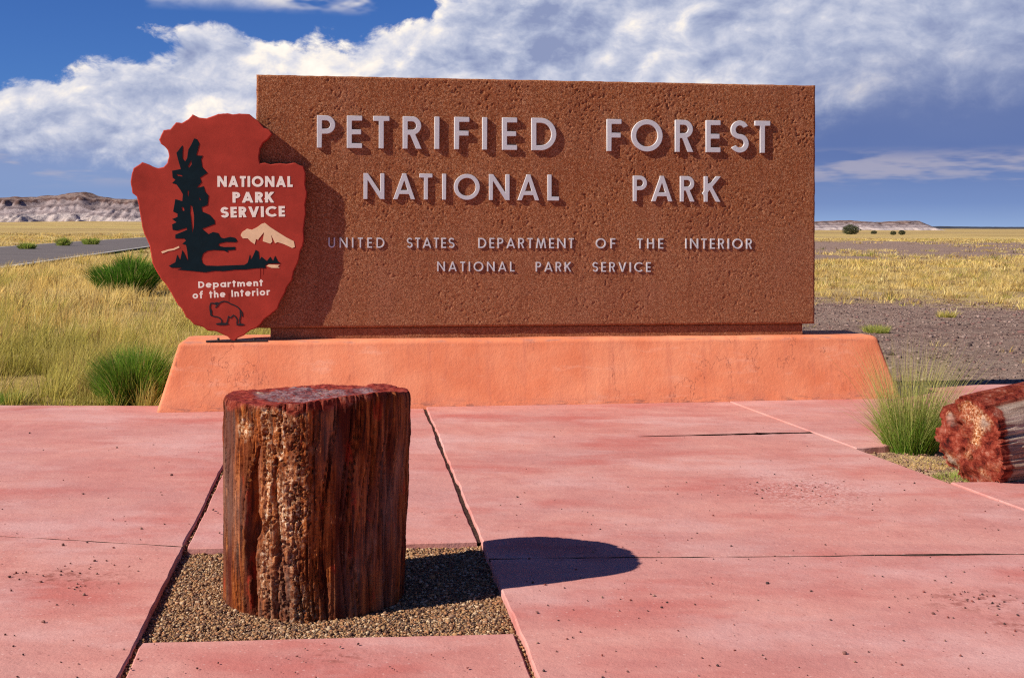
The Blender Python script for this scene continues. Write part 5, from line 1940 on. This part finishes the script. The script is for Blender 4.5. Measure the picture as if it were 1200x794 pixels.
def broom_shrub(name, label, loc, width, height, n, cols, tips, blade_w, group=None, spread=0.75, cat='shrub', flowers=0):
    """dense bush of fine upright stems"""
    root = empty(name, loc)
    tag(root, label, cat, group)
    # woody stems
    k = 16
    a = rng.uniform(0, 2 * PI, k)
    r = np.sqrt(rng.uniform(0, 1, k)) * width * 0.12
    P = np.stack([r * np.cos(a), r * np.sin(a), np.full(k, -0.02)], 1)
    la = np.stack([np.cos(a), np.sin(a)], 1) * rng.uniform(0.1, spread, (k, 1))
    me = blades('stem', P, np.full(k, height * 0.6), np.full(k, blade_w * 2.2), la, np.tile([[0.16, 0.11, 0.07]], (k, 1)), None, 0.3, 3)
    link('stem', me, M['stem'], root)
    # leafy shoots in uneven clumps, so the crown has lobes, depth and gaps
    K = 22
    ka = rng.uniform(0, 2 * PI, K)
    kr = np.sqrt(rng.uniform(0, 1, K))
    kx, ky = kr * np.cos(ka) * width * 0.36, kr * np.sin(ka) * width * 0.36
    kh = height * rng.uniform(0.62, 1.08, K) * (1 - 0.30 * kr**2)
    kc = rng.uniform(0.72, 1.25, (K, 1))
    k = rng.integers(0, K, n)
    a = rng.uniform(0, 2 * PI, n)
    rr = np.sqrt(rng.uniform(0, 1, n))
    up = rng.uniform(0.0, 0.62, n)
    out = np.stack([kx[k], ky[k]], 1) / (width * 0.36)
    cr = width * 0.13
    P = np.stack([kx[k] * (0.55 + 0.55 * up) + rr * np.cos(a) * cr, ky[k] * (0.55 + 0.55 * up) + rr * np.sin(a) * cr, up * kh[k]], 1)
    h = kh[k] * (1 - up) * rng.uniform(0.35, 1.05, n) * (1 - 0.25 * rr**2)
    la = out * (spread * 0.75) + np.stack([np.cos(a), np.sin(a)], 1) * (0.55 * rr)[:, None] + rng.normal(0, 0.18, (n, 2))
    c = np.clip(pick(cols, n) * kc[k], 0, 1)
    t = np.clip(pick(tips, n) * kc[k], 0, 1)
    dry = rng.uniform(0, 1, n) < 0.05
    c[dry] = (0.50, 0.40, 0.16)
    t[dry] = (0.62, 0.50, 0.22)
    me = blades('foliage', P, np.maximum(h, 0.03), blade_w * rng.uniform(0.6, 1.3, n), la, c, t, 0.3, 2)
    link('foliage', me, M['leaf'], root)
    return root


def bunch(name, label, loc, width, height, n, cols, tips, blade_w, group=None, cat='grass clump', tall=0.0):
    """bunch grass: dense green foot, tall loose culms"""
    root = empty(name, loc)
    tag(root, label, cat, group)
    a = rng.uniform(0, 2 * PI, n)
    rr = np.sqrt(rng.uniform(0, 1, n))
    P = np.stack([rr * np.cos(a) * width * 0.30, rr * np.sin(a) * width * 0.30, np.full(n, -0.01)], 1)
    h = height * 0.62 * rng.uniform(0.3, 1.1, n)
    la = np.stack([np.cos(a), np.sin(a)], 1) * (0.8 * rr * rng.uniform(0.3, 1.2, n))[:, None] + rng.normal(0, 0.24, (n, 2))
    me = blades('blade_tuft', P, h, blade_w * rng.uniform(0.6, 1.3, n), la, pick(cols, n), pick(cols + tips, n), 0.5, 3)
    link('blade_tuft', me, M['leaf'], root)
    k = int(n * tall)
    if k:
        a = rng.uniform(0, 2 * PI, k)
        rr = np.sqrt(rng.uniform(0, 1, k))
        P = np.stack([rr * np.cos(a) * width * 0.28, rr * np.sin(a) * width * 0.28, np.full(k, 0.0)], 1)
        h = height * 1.15 * rng.uniform(0.6, 1.15, k)
        la = np.stack([np.cos(a), np.sin(a)], 1) * (0.45 * rr)[:, None] + rng.normal(0, 0.14, (k, 2)) + np.array([0.06, 0])
        me = blades('seed_stalk', P, h, blade_w * 0.8 * rng.uniform(0.6, 1.3, k), la, pick(cols + tips, k), pick(tips, k), 0.4, 3)
        link('seed_stalk', me, M['grass'], root)
    return root


YTIP = [(0.55, 0.50, 0.18), (0.46, 0.46, 0.14), (0.62, 0.53, 0.24)]


def gp(px_, py_):
    p = G(px_, py_, -0.06)
    return (p.x, p.y, float(ground_z(p.x, p.y)))


broom_shrub('green_shrub', 'dense bright green broom shrub at the plaza edge left of the plinth', gp(157, 472), 0.98, 0.70, 9000, GREEN, GREEN + LIME, 0.005)
broom_shrub('round_bush', 'dark green rounded bush behind the grass at the roadside, half hidden by the arrowhead', gp(150, 345), 2.0, 1.22, 8000, DARKGREEN, GREEN, 0.016)
bunch('grass_clump', 'green grass clump with tall yellow stalks beside the fallen log', tuple(G(1068, 528, -0.03)), 0.58, 0.68, 2100, GREEN + LIME, YTIP, 0.0045, tall=0.40)
bunch('low_grass', 'short yellow green grass at the foot of the fallen log', tuple(G(1122, 561, -0.03)), 0.50, 0.085, 700, LIME, YTIP, 0.004)
bunch('sprig', 'low straw coloured grass mat in front of the tall grass clump', tuple(G(1078, 543, -0.03)), 0.75, 0.06, 900, STRAW, YTIP + STRAW, 0.0045)
bunch('edge_grass', 'small green tuft at the plaza edge at the far left', gp(8, 474), 0.40, 0.26, 700, LIME + GREEN, YTIP, 0.005)
bunch('dry_tuft', 'lone olive tuft on bare soil right of the plinth', gp(1027, 389), 0.62, 0.24, 900, LIME + OLIVE, YTIP, 0.008)
bunch('yellow_tuft', 'small straw coloured tuft on bare soil right of the lone olive tuft', gp(1109, 371), 0.55, 0.24, 320, OLIVE, STRAW, 0.010)
for (px_, py_, w_, h_, lab) in ((32, 293, 2.6, 1.1, 'low green shrub on the far road verge nearest the left edge'), (74, 289, 2.4, 1.5, 'upright green shrub on the far road verge, second from the left edge'),
                                (106, 287.5, 3.0, 1.4, 'pale green shrub on the far road verge nearest the arrowhead')):
    broom_shrub('roadside_shrub', lab, gp(px_, py_), w_ * 0.7, h_ * 0.62, 1100, LIME, LIME + OLIVE, 0.05, 'shrubs along the far road verge')


def juniper(px_, D, w, h, lab, group='dark junipers on the right horizon'):
    p = GD(px_, D)
    z = float(ground_z(p.x, p.y))
    root = empty('juniper_tree', (p.x, p.y, z))
    tag(root, lab, 'tree', group)
    bm = bmesh.new()
    bmesh.ops.create_cone(bm, cap_ends=True, segments=8, radius1=w * 0.07, radius2=w * 0.03, depth=h * 0.6, matrix=Matrix.Translation((0, 0, h * 0.3 - 0.1)))
    link('trunk', bm_mesh('trunk', bm), M['stem'], root)
    n = 1600
    d = rng.normal(0, 1, (n, 3))
    d /= np.linalg.norm(d, axis=1)[:, None]
    rad = rng.uniform(0.45, 1.0, n) ** 0.6
    lump = 0.45 + 1.1 * fbm(d[:, 0] * 2.0 + px_, d[:, 1] * 2.0, d[:, 2] * 2.0, 3, 130)
    P = d * (rad * lump)[:, None] * np.array([w / 2, w / 2, h * 0.52])[None] + np.array([0, 0, h * 0.45])
    P[:, 2] = np.maximum(P[:, 2], 0.02 * h)
    la = d[:, :2] * 0.8 + rng.normal(0, 0.4, (n, 2))
    me = blades('crown', P, rng.uniform(0.05, 0.12, n) * h, np.full(n, w * 0.06), la, pick([(0.075, 0.088, 0.045), (0.10, 0.115, 0.06), (0.14, 0.145, 0.08)], n), None, 0.3, 2)
    link('crown', me, M['leaf'], root)


juniper(997, 390, 5.0, 3.0, 'round dark juniper on the plain, largest of those right of the sign')
juniper(1024, 430, 2.2, 1.1, 'small dark juniper just right of the largest one')
juniper(1047, 380, 1.9, 1.2, 'small low juniper, left one of a pair in front of the pale mesa')
juniper(1057, 380, 2.0, 1.5, 'small low juniper, right one of a pair in front of the pale mesa')
